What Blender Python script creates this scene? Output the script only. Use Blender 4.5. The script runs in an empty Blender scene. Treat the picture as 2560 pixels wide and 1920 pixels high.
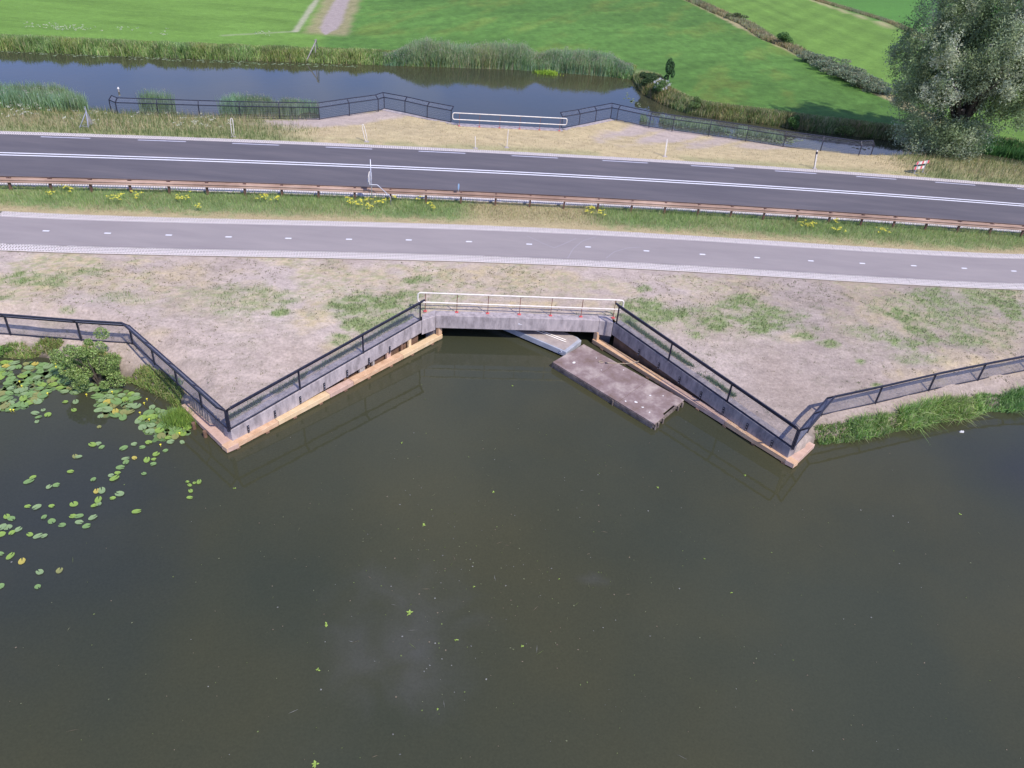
import bpy, math, random
import numpy as np
from mathutils import Vector

# ------------------------------------------------------------------ camera, sky, sun, exposure
sc = bpy.context.scene
COL = sc.collection
random.seed(7)
RNG = np.random.default_rng(7)
F0, PITCH, ROLL, CAMH = 1948.0, math.radians(34.8), math.radians(5.2), 17.5
FW = np.array([0, math.cos(PITCH), -math.sin(PITCH)])
UP0 = np.array([0, math.sin(PITCH), math.cos(PITCH)])
RT0 = np.array([1.0, 0, 0])
CR = math.cos(ROLL) * RT0 + math.sin(ROLL) * UP0
CU = -math.sin(ROLL) * RT0 + math.cos(ROLL) * UP0
CP = np.array([0, 0, CAMH])
cam_data = bpy.data.cameras.new('camera')
cam_data.sensor_width = 36.0
cam_data.lens = F0 / 2560 * 36.0
cam_data.clip_end = 4000
cam = bpy.data.objects.new('camera', cam_data)
COL.objects.link(cam)
from mathutils import Matrix
M4 = Matrix(((CR[0], CU[0], -FW[0], CP[0]), (CR[1], CU[1], -FW[1], CP[1]), (CR[2], CU[2], -FW[2], CP[2]), (0, 0, 0, 1)))
cam.matrix_world = M4
sc.camera = cam

SUN_EL = math.radians(52)
SUN_H = np.array([0.669, -0.743])                       # horizontal direction towards the sun
SUN_DIR = Vector((SUN_H[0] * math.cos(SUN_EL), SUN_H[1] * math.cos(SUN_EL), math.sin(SUN_EL))).normalized()
world = bpy.data.worlds.new('World')
sc.world = world
world.use_nodes = True
wn, wl = world.node_tree.nodes, world.node_tree.links
wn.clear()
w_out = wn.new('ShaderNodeOutputWorld')
w_bg = wn.new('ShaderNodeBackground')
w_sky = wn.new('ShaderNodeTexSky')
w_sky.sky_type = 'NISHITA'
w_sky.sun_disc = False
w_sky.sun_elevation = SUN_EL
w_sky.sun_rotation = math.atan2(SUN_H[0], SUN_H[1])
w_sky.air_density = 1.0
w_sky.dust_density = 0.25
w_sky.ozone_density = 4.5
w_bg.inputs['Strength'].default_value = 0.145
# thin scattered cloud, all round the sky
w_tc = wn.new('ShaderNodeTexCoord')
w_no = wn.new('ShaderNodeTexNoise')
w_no.inputs['Scale'].default_value = 2.1
w_no.inputs['Detail'].default_value = 7
w_no.inputs['Roughness'].default_value = 0.55
w_rp = wn.new('ShaderNodeValToRGB')
w_rp.color_ramp.elements[0].position = 0.50
w_rp.color_ramp.elements[1].position = 0.72
w_mx = wn.new('ShaderNodeMix')
w_mx.data_type = 'RGBA'
w_mx.inputs[7].default_value = (7.5, 7.4, 7.9, 1)
w_ml = wn.new('ShaderNodeMath'); w_ml.operation = 'MULTIPLY'; w_ml.inputs[1].default_value = 0.55
wl.new(w_tc.outputs['Generated'], w_no.inputs['Vector'])
wl.new(w_no.outputs['Fac'], w_rp.inputs['Fac'])
wl.new(w_rp.outputs['Color'], w_ml.inputs[0])
wl.new(w_ml.outputs[0], w_mx.inputs[0])
w_ti = wn.new('ShaderNodeVectorMath'); w_ti.operation = 'MULTIPLY'; w_ti.inputs[1].default_value = (1.05, 0.98, 1.34)
wl.new(w_sky.outputs['Color'], w_ti.inputs[0])
wl.new(w_ti.outputs[0], w_mx.inputs[6])
wl.new(w_mx.outputs[2], w_bg.inputs['Color'])
wl.new(w_bg.outputs['Background'], w_out.inputs['Surface'])

sun_data = bpy.data.lights.new('sun', 'SUN')
sun_data.energy = 4.0
sun_data.angle = math.radians(0.55)
sun_data.color = (1.0, 0.925, 0.83)
sun = bpy.data.objects.new('sun', sun_data)
sun.rotation_euler = (-SUN_DIR).to_track_quat('-Z', 'Y').to_euler()
COL.objects.link(sun)
sc.view_settings.view_transform = 'Standard'
sc.view_settings.look = 'None'
sc.view_settings.exposure = 0.22
sc.view_settings.gamma = 1.0
sc.view_settings.use_curve_mapping = False
sc.cycles.max_bounces = 6
sc.cycles.transparent_max_bounces = 8

WZ = -1.3           # water level; the cycle path and the bridge deck are at 0

# ------------------------------------------------------------------ helpers: pixel of the photo -> place in the world
def at(x, y, z=0.0):
    v = (x - 1280) * CR - (y - 960) * CU + F0 * FW
    return CP + v * ((z - CAMH) / v[2])

def atY(x, y, Y):
    "where the line of sight through a pixel meets the upright plane y = Y"
    v = (x - 1280) * CR - (y - 960) * CU + F0 * FW
    return CP + v * (Y / v[1])

def A2(pts, z=0.0):
    return np.array([at(x, y, z)[:2] for x, y in pts])

def curve_fn(pts, z=0.0, deg=3):
    w = A2(pts, z)
    c = np.polyfit(w[:, 0], w[:, 1], deg)
    d = np.polyder(c)
    lo, hi = -32.0, 44.0
    def f(x):
        x = np.asarray(x, float)
        xc = np.clip(x, lo, hi)
        return np.polyval(c, xc) + np.polyval(d, xc) * (x - xc)
    return f

def ss(a, b, x):
    t = np.clip((np.asarray(x, float) - a) / (b - a), 0, 1)
    return t * t * (3 - 2 * t)

_lat = RNG.random((256, 256))
def vnoise(x, y):
    x = np.asarray(x, float); y = np.asarray(y, float)
    xi = np.floor(x).astype(int); yi = np.floor(y).astype(int)
    fx = x - xi; fy = y - yi
    fx = fx * fx * (3 - 2 * fx); fy = fy * fy * (3 - 2 * fy)
    a = _lat[xi & 255, yi & 255]; b = _lat[(xi + 1) & 255, yi & 255]
    c = _lat[xi & 255, (yi + 1) & 255]; d = _lat[(xi + 1) & 255, (yi + 1) & 255]
    return (a * (1 - fx) + b * fx) * (1 - fy) + (c * (1 - fx) + d * fx) * fy

def fbm(x, y, o=4):
    s = 0; a = 1; t = 0
    for i in range(o):
        s = s + a * vnoise(x * 2 ** i + 17.3 * i, y * 2 ** i - 9.1 * i); t += a; a *= 0.55
    return s / t

def dist_poly(X, Y, pts):
    best = np.full(np.shape(X), 1e9)
    for (ax, ay), (bx, by) in zip(pts[:-1], pts[1:]):
        dx, dy = bx - ax, by - ay
        t = np.clip(((X - ax) * dx + (Y - ay) * dy) / (dx * dx + dy * dy + 1e-9), 0, 1)
        best = np.minimum(best, np.hypot(X - ax - t * dx, Y - ay - t * dy))
    return best

# ------------------------------------------------------------------ helpers: materials
def new_mat(name):
    m = bpy.data.materials.new(name)
    m.use_nodes = True
    return m, m.node_tree.nodes, m.node_tree.links, m.node_tree.nodes['Principled BSDF']

def mat(name, c1, c2=None, scale=6.0, rough=0.8, bump=0.0, metal=0.0, spec=0.4, detail=6, c3=None, stretch=None, bscale=None):
    m, n, l, b = new_mat(name)
    b.inputs['Roughness'].default_value = rough
    b.inputs['Metallic'].default_value = metal
    b.inputs['Specular IOR Level'].default_value = spec
    tc = n.new('ShaderNodeTexCoord')
    vec = tc.outputs['Object']
    if stretch:
        mp = n.new('ShaderNodeMapping'); mp.inputs['Scale'].default_value = stretch
        l.new(vec, mp.inputs['Vector']); vec = mp.outputs['Vector']
    if c2 is not None:
        no = n.new('ShaderNodeTexNoise'); no.inputs['Scale'].default_value = scale; no.inputs['Detail'].default_value = detail
        no.inputs['Roughness'].default_value = 0.65
        l.new(vec, no.inputs['Vector'])
        rp = n.new('ShaderNodeValToRGB')
        rp.color_ramp.elements[0].position = 0.34; rp.color_ramp.elements[1].position = 0.66
        rp.color_ramp.elements[0].color = (*c1, 1); rp.color_ramp.elements[1].color = (*c2, 1)
        if c3 is not None:
            e = rp.color_ramp.elements.new(0.5); e.color = (*c3, 1)
        l.new(no.outputs['Fac'], rp.inputs['Fac']); l.new(rp.outputs['Color'], b.inputs['Base Color'])
    else:
        b.inputs['Base Color'].default_value = (*c1, 1)
    if bump:
        nb = n.new('ShaderNodeTexNoise'); nb.inputs['Scale'].default_value = bscale or scale * 4; nb.inputs['Detail'].default_value = 5
        l.new(vec, nb.inputs['Vector'])
        bp = n.new('ShaderNodeBump'); bp.inputs['Strength'].default_value = bump; bp.inputs['Distance'].default_value = 0.02
        l.new(nb.outputs['Fac'], bp.inputs['Height']); l.new(bp.outputs['Normal'], b.inputs['Normal'])
    return m

def attr_mat(name, rough=0.75, noise_scale=8.0, amount=0.35, bump=0.3, trans=0.0, spec=0.2):
    m, n, l, b = new_mat(name)
    b.inputs['Roughness'].default_value = rough
    b.inputs['Specular IOR Level'].default_value = spec
    a = n.new('ShaderNodeAttribute'); a.attribute_name = 'col'
    src = a.outputs['Color']
    if amount:
        tc = n.new('ShaderNodeTexCoord')
        no = n.new('ShaderNodeTexNoise'); no.inputs['Scale'].default_value = noise_scale; no.inputs['Detail'].default_value = 8
        no.inputs['Roughness'].default_value = 0.7
        l.new(tc.outputs['Object'], no.inputs['Vector'])
        no2 = n.new('ShaderNodeTexNoise'); no2.inputs['Scale'].default_value = noise_scale * .17; no2.inputs['Detail'].default_value = 6; no2.inputs['Roughness'].default_value = .75
        mp2 = n.new('ShaderNodeMapping'); mp2.inputs['Rotation'].default_value = (0, 0, .1); mp2.inputs['Scale'].default_value = (.7, 1.3, 1)
        l.new(tc.outputs['Object'], mp2.inputs['Vector']); l.new(mp2.outputs['Vector'], no2.inputs['Vector'])
        mr2 = n.new('ShaderNodeMapRange'); mr2.inputs[1].default_value = 0.3; mr2.inputs[2].default_value = 0.7; mr2.inputs[3].default_value = 1 - amount * .55; mr2.inputs[4].default_value = 1 + amount * .55
        l.new(no2.outputs['Fac'], mr2.inputs[0])
        vm2 = n.new('ShaderNodeVectorMath'); vm2.operation = 'MULTIPLY'; l.new(src, vm2.inputs[0]); l.new(mr2.outputs[0], vm2.inputs[1]); src = vm2.outputs[0]
        mr = n.new('ShaderNodeMapRange'); mr.inputs[1].default_value = 0.25; mr.inputs[2].default_value = 0.75
        mr.inputs[3].default_value = 1 - amount; mr.inputs[4].default_value = 1 + amount
        l.new(no.outputs['Fac'], mr.inputs[0])
        vm = n.new('ShaderNodeVectorMath'); vm.operation = 'MULTIPLY'
        l.new(src, vm.inputs[0]); l.new(mr.outputs[0], vm.inputs[1])
        src = vm.outputs[0]
        if bump:
            bp = n.new('ShaderNodeBump'); bp.inputs['Strength'].default_value = bump; bp.inputs['Distance'].default_value = 0.05
            l.new(no.outputs['Fac'], bp.inputs['Height']); l.new(bp.outputs['Normal'], b.inputs['Normal'])
    l.new(src, b.inputs['Base Color'])
    if trans:
        t = n.new('ShaderNodeBsdfTranslucent'); l.new(src, t.inputs['Color'])
        mx = n.new('ShaderNodeMixShader'); mx.inputs[0].default_value = trans
        l.new(b.outputs[0], mx.inputs[1]); l.new(t.outputs[0], mx.inputs[2])
        l.new(mx.outputs[0], n['Material Output'].inputs['Surface'])
    return m

MAT = {}
MAT['ground'] = attr_mat('ground_cover', 0.95, 9.0, 0.30, 0.6)
MAT['leaf'] = attr_mat('foliage', 0.6, 1, 0, 0, 0.34, 0.25)
MAT['asphalt'] = mat('road_asphalt', (0.098, 0.090, 0.102), (0.136, 0.122, 0.130), 0.55, 0.88, 0.25, c3=(0.114, 0.105, 0.115), stretch=(0.25, 1.6, 1), bscale=60)
MAT['cycle'] = mat('cycle_path_asphalt', (0.262, 0.230, 0.228), (0.312, 0.275, 0.266), 0.5, 0.9, 0.25, c3=(0.287, 0.254, 0.248), stretch=(0.35, 1.5, 1), bscale=60)
MAT['paint'] = mat('white_road_paint', (0.72, 0.72, 0.76), (0.85, 0.85, 0.88), 9, 0.7, 0.1)
MAT['paint_worn'] = mat('worn_edge_paint', (0.44, 0.44, 0.52), (0.62, 0.61, 0.70), 7, 0.8, 0.1)
MAT['paver'] = mat('concrete_paver', (0.60, 0.545, 0.52), (0.76, 0.69, 0.66), 2.0, 0.9, 0.3, stretch=(1, 1, 1))
MAT['joint'] = mat('soil_in_pavers', (0.10, 0.09, 0.06), (0.24, 0.21, 0.16), 4.0, 0.95, 0.3)
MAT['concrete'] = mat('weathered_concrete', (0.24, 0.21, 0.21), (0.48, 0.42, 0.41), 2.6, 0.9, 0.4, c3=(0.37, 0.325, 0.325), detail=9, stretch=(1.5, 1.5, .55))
MAT['concrete_shade'] = mat('shaded_grey_concrete', (0.17, 0.15, 0.155), (0.36, 0.32, 0.31), 2.6, 0.9, 0.4, c3=(0.27, 0.24, 0.24), detail=9, stretch=(1.5, 1.5, .55))  # concrete darkened: the right wall's shade is put into its colour
MAT['concrete_dark'] = mat('dark_concrete', (0.10, 0.09, 0.10), (0.19, 0.17, 0.18), 2.2, 0.85, 0.3)  # darker tone for the slab and abutments under the bridge
MAT['timber'] = mat('new_fender_timber', (0.50, 0.31, 0.18), (0.68, 0.48, 0.31), 2.4, 0.75, 0.25, stretch=(1.4, 1.4, 6), c3=(0.60, 0.39, 0.24))
MAT['timber2'] = mat('pinkish_fender_timber', (0.46, 0.31, 0.24), (0.60, 0.43, 0.35), 3.0, 0.78, 0.25, c3=(0.53, 0.36, 0.28))
MAT['timber3'] = mat('yellow_fender_timber', (0.60, 0.43, 0.24), (0.72, 0.55, 0.34), 3.0, 0.75, 0.25)
MAT['timber_dark'] = mat('brown_wet_timber', (0.12, 0.07, 0.045), (0.24, 0.14, 0.09), 3.0, 0.7, 0.3)
MAT['steel_dark'] = mat('dark_painted_steel', (0.020, 0.021, 0.036), (0.040, 0.040, 0.062), 5, 0.42, 0.0, 0.2, 0.5)
MAT['wire'] = mat('grey_wire_mesh', (0.22, 0.23, 0.30), (0.30, 0.31, 0.38), 5, 0.5, 0, 0.3)
MAT['white'] = mat('white_rail_paint', (0.66, 0.60, 0.52), (0.82, 0.77, 0.70), 5, 0.45, 0.05)
MAT['rust_post'] = mat('rusty_rail_post', (0.12, 0.045, 0.03), (0.24, 0.10, 0.07), 6, 0.8, 0.1)
MAT['red'] = mat('red_foot_plate', (0.62, 0.07, 0.07), (0.70, 0.16, 0.15), 8, 0.6)
MAT['guard'] = mat('rust_brown_guardrail', (0.20, 0.125, 0.095), (0.52, 0.37, 0.29), 0.22, 0.7, 0.3, c3=(0.35, 0.235, 0.18), stretch=(1, 1, 1), bscale=20)
MAT['guard_post'] = mat('rusty_guardrail_post', (0.08, 0.045, 0.035), (0.19, 0.10, 0.07), 5, 0.85, 0.2)
MAT['galv'] = mat('galvanised_steel', (0.42, 0.43, 0.50), (0.56, 0.57, 0.64), 5, 0.45, 0, 0.5)
MAT['raftdeck'] = mat('stained_raft_deck', (0.17, 0.115, 0.09), (0.43, 0.355, 0.315), 1.0, 0.85, 0.35, c3=(0.25, 0.185, 0.175), detail=10)
MAT['raftside'] = mat('raft_side_boards', (0.09, 0.07, 0.06), (0.26, 0.21, 0.18), 3.5, 0.85, 0.4)
MAT['pontoon'] = mat('grey_pontoon_concrete', (0.30, 0.32, 0.36), (0.45, 0.46, 0.50), 2.2, 0.8, 0.2)
MAT['pontoontop'] = mat('dusty_pontoon_top', (0.30, 0.25, 0.23), (0.44, 0.38, 0.34), 2.0, 0.9, 0.3)
MAT['rope'] = mat('pale_rope', (0.35, 0.27, 0.18), (0.5, 0.42, 0.3), 20, 0.9)
MAT['chalk'] = mat('bird_droppings', (0.68, 0.66, 0.62), (0.8, 0.79, 0.76), 20, 0.9)
MAT['signback'] = mat('grey_sign_back', (0.42, 0.42, 0.44), (0.54, 0.53, 0.55), 5, 0.5)
MAT['blue'] = mat('blue_reflector', (0.22, 0.36, 0.55), (0.30, 0.45, 0.62), 5, 0.4)
MAT['bred'] = mat('barrier_red', (0.62, 0.07, 0.09), (0.66, 0.12, 0.13), 6, 0.5)
MAT['dark_green'] = mat('dark_barrier_board', (0.02, 0.045, 0.035), (0.03, 0.06, 0.05), 6, 0.6)
MAT['bark'] = mat('willow_bark', (0.07, 0.055, 0.045), (0.16, 0.13, 0.10), 6, 0.95, 0.5)
MAT['greywood'] = mat('weathered_grey_wood', (0.26, 0.24, 0.22), (0.42, 0.39, 0.36), 6, 0.9, 0.2)
MAT['pad'] = None

def water_mat():
    m, n, l, b = new_mat('murky_canal_water')
    tc = n.new('ShaderNodeTexCoord')
    no = n.new('ShaderNodeTexNoise'); no.inputs['Scale'].default_value = 0.10; no.inputs['Detail'].default_value = 4
    l.new(tc.outputs['Object'], no.inputs['Vector'])
    rp = n.new('ShaderNodeValToRGB')
    rp.color_ramp.elements[0].position = 0.35; rp.color_ramp.elements[1].position = 0.66
    rp.color_ramp.elements[0].color = (0.042, 0.047, 0.029, 1); rp.color_ramp.elements[1].color = (0.059, 0.057, 0.028, 1)
    l.new(no.outputs['Fac'], rp.inputs['Fac'])
    # fine suspended silt
    ns = n.new('ShaderNodeTexNoise'); ns.inputs['Scale'].default_value = 14; ns.inputs['Detail'].default_value = 6; ns.inputs['Roughness'].default_value = 0.8
    l.new(tc.outputs['Object'], ns.inputs['Vector'])
    mr = n.new('ShaderNodeMapRange'); mr.inputs[1].default_value = 0.3; mr.inputs[2].default_value = 0.7; mr.inputs[3].default_value = 0.86; mr.inputs[4].default_value = 1.14
    l.new(ns.outputs['Fac'], mr.inputs[0])
    col = rp.outputs['Color']
    def patch(col, px, py, rx, ry, tint, soft, freq, amount):
        "an irregular patch of tint centred on a place in the canal"
        c = at(px, py, WZ)
        sb = n.new('ShaderNodeVectorMath'); sb.operation = 'SUBTRACT'; sb.inputs[1].default_value = (c[0], c[1], WZ); l.new(tc.outputs['Object'], sb.inputs[0])
        dv = n.new('ShaderNodeVectorMath'); dv.operation = 'DIVIDE'; dv.inputs[1].default_value = (rx, ry, 1); l.new(sb.outputs[0], dv.inputs[0])
        ln_ = n.new('ShaderNodeVectorMath'); ln_.operation = 'LENGTH'; l.new(dv.outputs[0], ln_.inputs[0])
        nn = n.new('ShaderNodeTexNoise'); nn.inputs['Scale'].default_value = freq; nn.inputs['Detail'].default_value = 7; nn.inputs['Distortion'].default_value = .6; l.new(tc.outputs['Object'], nn.inputs['Vector'])
        ad = n.new('ShaderNodeMath'); ad.operation = 'MULTIPLY_ADD'; ad.inputs[1].default_value = 1.9; l.new(nn.outputs['Fac'], ad.inputs[0]); l.new(ln_.outputs['Value'], ad.inputs[2])
        m2 = n.new('ShaderNodeMapRange'); m2.interpolation_type = 'SMOOTHSTEP'; m2.inputs[1].default_value = 1.95; m2.inputs[2].default_value = 1.95 - soft; m2.inputs[3].default_value = 0; m2.inputs[4].default_value = amount
        l.new(ad.outputs[0], m2.inputs[0])
        mx = n.new('ShaderNodeMix'); mx.data_type = 'RGBA'; mx.inputs[7].default_value = (*tint, 1)
        l.new(m2.outputs[0], mx.inputs[0]); l.new(col, mx.inputs[6]); return mx.outputs[2]
    col = patch(col, 90, 1300, 7.0, 9.0, (.030, .036, .036), 1.3, .12, .8)
    col = patch(col, 2560, 1180, 5.0, 3.5, (.036, .036, .034), 1.2, .2, .6)
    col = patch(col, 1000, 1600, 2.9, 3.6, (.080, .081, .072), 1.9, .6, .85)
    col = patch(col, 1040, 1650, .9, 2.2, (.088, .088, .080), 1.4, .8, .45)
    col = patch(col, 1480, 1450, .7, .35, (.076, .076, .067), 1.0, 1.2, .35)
    vm = n.new('ShaderNodeVectorMath'); vm.operation = 'MULTIPLY'
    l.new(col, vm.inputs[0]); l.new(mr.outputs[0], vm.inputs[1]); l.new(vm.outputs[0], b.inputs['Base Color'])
    b.inputs['Roughness'].default_value = 0.035
    b.inputs['IOR'].default_value = 1.333
    b.inputs['Specular IOR Level'].default_value = 0.5
    nb = n.new('ShaderNodeTexNoise'); nb.inputs['Scale'].default_value = 1.6; nb.inputs['Detail'].default_value = 3
    l.new(tc.outputs['Object'], nb.inputs['Vector'])
    bp = n.new('ShaderNodeBump'); bp.inputs['Strength'].default_value = 0.10; bp.inputs['Distance'].default_value = 0.03
    l.new(nb.outputs['Fac'], bp.inputs['Height']); l.new(bp.outputs['Normal'], b.inputs['Normal'])
    return m
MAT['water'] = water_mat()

# ------------------------------------------------------------------ helpers: objects and meshes
def link(o):
    COL.objects.link(o); return o

def tag(o, label=None, cat=None, group=None, kind=None):
    if label: o['label'] = label
    if cat: o['category'] = cat
    if group: o['group'] = group
    if kind: o['kind'] = kind
    return o

def empty(name, loc, label, cat, group=None):
    o = bpy.data.objects.new(name, None)
    o.location = Vector([float(v) for v in loc]); o.empty_display_size = 0.2
    link(o)
    return tag(o, label, cat, group)

class MB:
    def __init__(s): s.v = []; s.f = []; s.m = []; s.mi = 0
    def add(s, vs, fs):
        b = len(s.v); s.v += [tuple(map(float, v)) for v in vs]
        s.f += [tuple(b + i for i in f) for f in fs]; s.m += [s.mi] * len(fs); return s
    def prism(s, base, z0, z1):
        "base: list of (x,y) counter-clockwise; z0/z1 floats or per-vertex lists"
        n = len(base)
        z0 = z0 if hasattr(z0, '__len__') else [z0] * n
        z1 = z1 if hasattr(z1, '__len__') else [z1] * n
        vs = [(p[0], p[1], z0[i]) for i, p in enumerate(base)] + [(p[0], p[1], z1[i]) for i, p in enumerate(base)]
        fs = [tuple(range(n - 1, -1, -1)), tuple(range(n, 2 * n))] + [(i, (i + 1) % n, n + (i + 1) % n, n + i) for i in range(n)]
        return s.add(vs, fs)
    def bar(s, a, b, w, h, upv=(0, 0, 1)):
        "rectangular bar from a to b; w across, h along the up vector"
        a = Vector([float(q) for q in a]); b = Vector([float(q) for q in b])
        d = (b - a).normalized(); u = Vector(upv)
        if abs(d.dot(u)) > 0.97: u = Vector((0, 1, 0))
        x = d.cross(u).normalized(); u = x.cross(d).normalized()
        q = [x * (-w / 2) + u * (-h / 2), x * (w / 2) + u * (-h / 2), x * (w / 2) + u * (h / 2), x * (-w / 2) + u * (h / 2)]
        return s.add([a + k for k in q] + [b + k for k in q], [(0, 1, 2, 3), (7, 6, 5, 4), (0, 4, 5, 1), (1, 5, 6, 2), (2, 6, 7, 3), (3, 7, 4, 0)])
    def box(s, c, size, rz=0.0):
        cx, cy, cz = c; sx, sy, sz = size
        ca, sa = math.cos(rz), math.sin(rz)
        base = [(cx + ca * x - sa * y, cy + sa * x + ca * y) for x, y in ((-sx / 2, -sy / 2), (sx / 2, -sy / 2), (sx / 2, sy / 2), (-sx / 2, sy / 2))]
        return s.prism(base, cz - sz / 2, cz + sz / 2)
    def tube(s, pts, r, n=8, closed=False):
        pts = [Vector([float(q) for q in p]) for p in pts]
        rr = r if hasattr(r, '__len__') else [r] * len(pts)
        rings = []
        N = len(pts); ref = Vector((0.13, 0.31, 0.94)).normalized()
        for i, p in enumerate(pts):
            a = pts[(i - 1) % N] if (closed or i > 0) else p
            c = pts[(i + 1) % N] if (closed or i < N - 1) else p
            d = (c - a).normalized()
            if abs(d.dot(ref)) > 0.98: rf = Vector((1, 0, 0))
            else: rf = ref
            x = d.cross(rf).normalized(); y = x.cross(d).normalized()
            rings.append([p + x * (rr[i] * math.cos(2 * math.pi * k / n)) + y * (rr[i] * math.sin(2 * math.pi * k / n)) for k in range(n)])
        vs = [v for ring in rings for v in ring]; fs = []
        for i in range(N if closed else N - 1):
            j = (i + 1) % N
            fs += [(i * n + k, i * n + (k + 1) % n, j * n + (k + 1) % n, j * n + k) for k in range(n)]
        if not closed:
            fs += [tuple(range(n - 1, -1, -1)), tuple((N - 1) * n + k for k in range(n))]
        return s.add(vs, fs)
    def build(s, name, mt, parent=None, smooth=False, bevel=0.0, origin=None):
        me = bpy.data.meshes.new(name)
        off = Vector((0, 0, 0))
        if parent is not None:
            q = parent
            while q is not None: off += q.location; q = q.parent
        elif origin is not None: off = Vector([float(v) for v in origin])
        me.from_pydata([(v[0] - off.x, v[1] - off.y, v[2] - off.z) for v in s.v], [], s.f)
        for k in (mt if isinstance(mt, (list, tuple)) else [mt]): me.materials.append(k)
        me.polygons.foreach_set('material_index', s.m)
        if smooth: me.polygons.foreach_set('use_smooth', [True] * len(me.polygons))
        me.update()
        o = bpy.data.objects.new(name, me); link(o)
        if parent is not None: o.parent = parent
        elif origin is not None: o.location = off
        if bevel:
            bv = o.modifiers.new('bevel', 'BEVEL'); bv.width = bevel; bv.segments = 2; bv.limit_method = 'ANGLE'
        return o

def np_mesh(name, V, Fc, colors, mt, parent=None, label=None, cat=None, group=None, kind=None, origin=None, smooth=False):
    "V (n,3), Fc (m,k) faces of k corners, colors (n,3)"
    V = np.asarray(V, np.float32).copy(); Fc = np.asarray(Fc, np.int32)
    off = np.zeros(3)
    if parent is not None:
        q = parent
        while q is not None: off += np.array(q.location); q = q.parent
    elif origin is not None: off = np.asarray(origin, float)
    V -= off.astype(np.float32)
    me = bpy.data.meshes.new(name)
    me.vertices.add(len(V)); me.vertices.foreach_set('co', V.ravel())
    k = Fc.shape[1]
    me.loops.add(Fc.size); me.loops.foreach_set('vertex_index', Fc.ravel())
    me.polygons.add(len(Fc)); me.polygons.foreach_set('loop_start', np.arange(0, Fc.size, k, dtype=np.int32))
    me.polygons.foreach_set('loop_total', np.full(len(Fc), k, np.int32))
    if smooth: me.polygons.foreach_set('use_smooth', np.ones(len(Fc), bool))
    a = me.color_attributes.new('col', 'FLOAT_COLOR', 'POINT')
    c4 = np.ones((len(V), 4), np.float32); c4[:, :3] = colors
    a.data.foreach_set('color', c4.ravel())
    me.materials.append(mt); me.update(calc_edges=True)
    o = bpy.data.objects.new(name, me); link(o)
    if parent is not None: o.parent = parent
    elif origin is not None: o.location = Vector([float(v) for v in origin])
    return tag(o, label, cat, group, kind)

def blades(P, H, W, col, lean=0.35, seg=1, bend=0.0):
    "grass blades: arrays of bases, heights, widths, colours -> (V, F, C); seg 1 = one triangle, 2 = bent blade"
    n = len(P); th = RNG.random(n) * 2 * np.pi
    ph = RNG.random(n) * 2 * np.pi; L = np.abs(RNG.normal(0, lean, n))
    wx, wy = np.cos(th) * W / 2, np.sin(th) * W / 2
    tip = P + np.stack([np.cos(ph) * L * H + bend * H, np.sin(ph) * L * H, H * np.sqrt(np.clip(1 - L * L * 0.6, .2, 1))], 1)
    a = P + np.stack([-wx, -wy, np.zeros(n)], 1); b = P + np.stack([wx, wy, np.zeros(n)], 1)
    a[:, 2] -= 0.02; b[:, 2] -= 0.02
    if seg == 1:
        V = np.stack([a, b, tip], 1).reshape(-1, 3); F = np.arange(3 * n).reshape(-1, 3)
        return V, F, np.repeat(col, 3, 0)
    mid = P + (tip - P) * 0.55; mid[:, 0] -= np.cos(ph) * L * H * 0.2; mid[:, 1] -= np.sin(ph) * L * H * 0.2; mid[:, 2] += 0.12 * H * L
    o = np.stack([wx, wy, np.zeros(n)], 1) * 0.8
    V = np.stack([a, b, mid + o, mid - o, tip], 1).reshape(-1, 3)
    i = np.arange(n) * 5
    F = np.concatenate([np.stack([i, i + 1, i + 2], 1), np.stack([i, i + 2, i + 3], 1), np.stack([i + 3, i + 2, i + 4], 1)])
    return V, F, np.repeat(col, 5, 0)

def leaves(P, size, col, aspect=0.45, up=0.3):
    "small leaf quads (as two triangles, folded) at P"
    n = len(P); size = np.broadcast_to(size, (n,))
    d = RNG.normal(size=(n, 3)); d /= np.linalg.norm(d, axis=1, keepdims=True)
    e = RNG.normal(size=(n, 3)); e[:, 2] += up; e -= (e * d).sum(1, keepdims=True) * d; e /= np.linalg.norm(e, axis=1, keepdims=True)
    nrm = np.cross(d, e)
    s = size[:, None]
    V = np.stack([P - d * s / 2, P + e * s * aspect / 2 + nrm * s * .08, P + d * s / 2, P - e * s * aspect / 2 + nrm * s * .08], 1).reshape(-1, 3)
    F = np.arange(4 * n).reshape(-1, 4)
    return V, F, np.repeat(col, 4, 0)

def cat_geo(parts):
    Vs, Fs, Cs = [], [], []; o = 0
    for V, F, C in parts:
        Vs.append(V); Fs.append(F + o); Cs.append(C); o += len(V)
    return np.concatenate(Vs), np.concatenate(Fs), np.concatenate(Cs)

def colmix(n, cols, jit=0.18):
    "n random colours drawn from a palette with brightness jitter"
    cols = np.array(cols); k = RNG.integers(0, len(cols), n)
    c = cols[k] * (1 + RNG.normal(0, jit, (n, 1)))
    return np.clip(c * (1 + RNG.normal(0, 0.04, (n, 3))), 0.005, 0.9)

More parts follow.
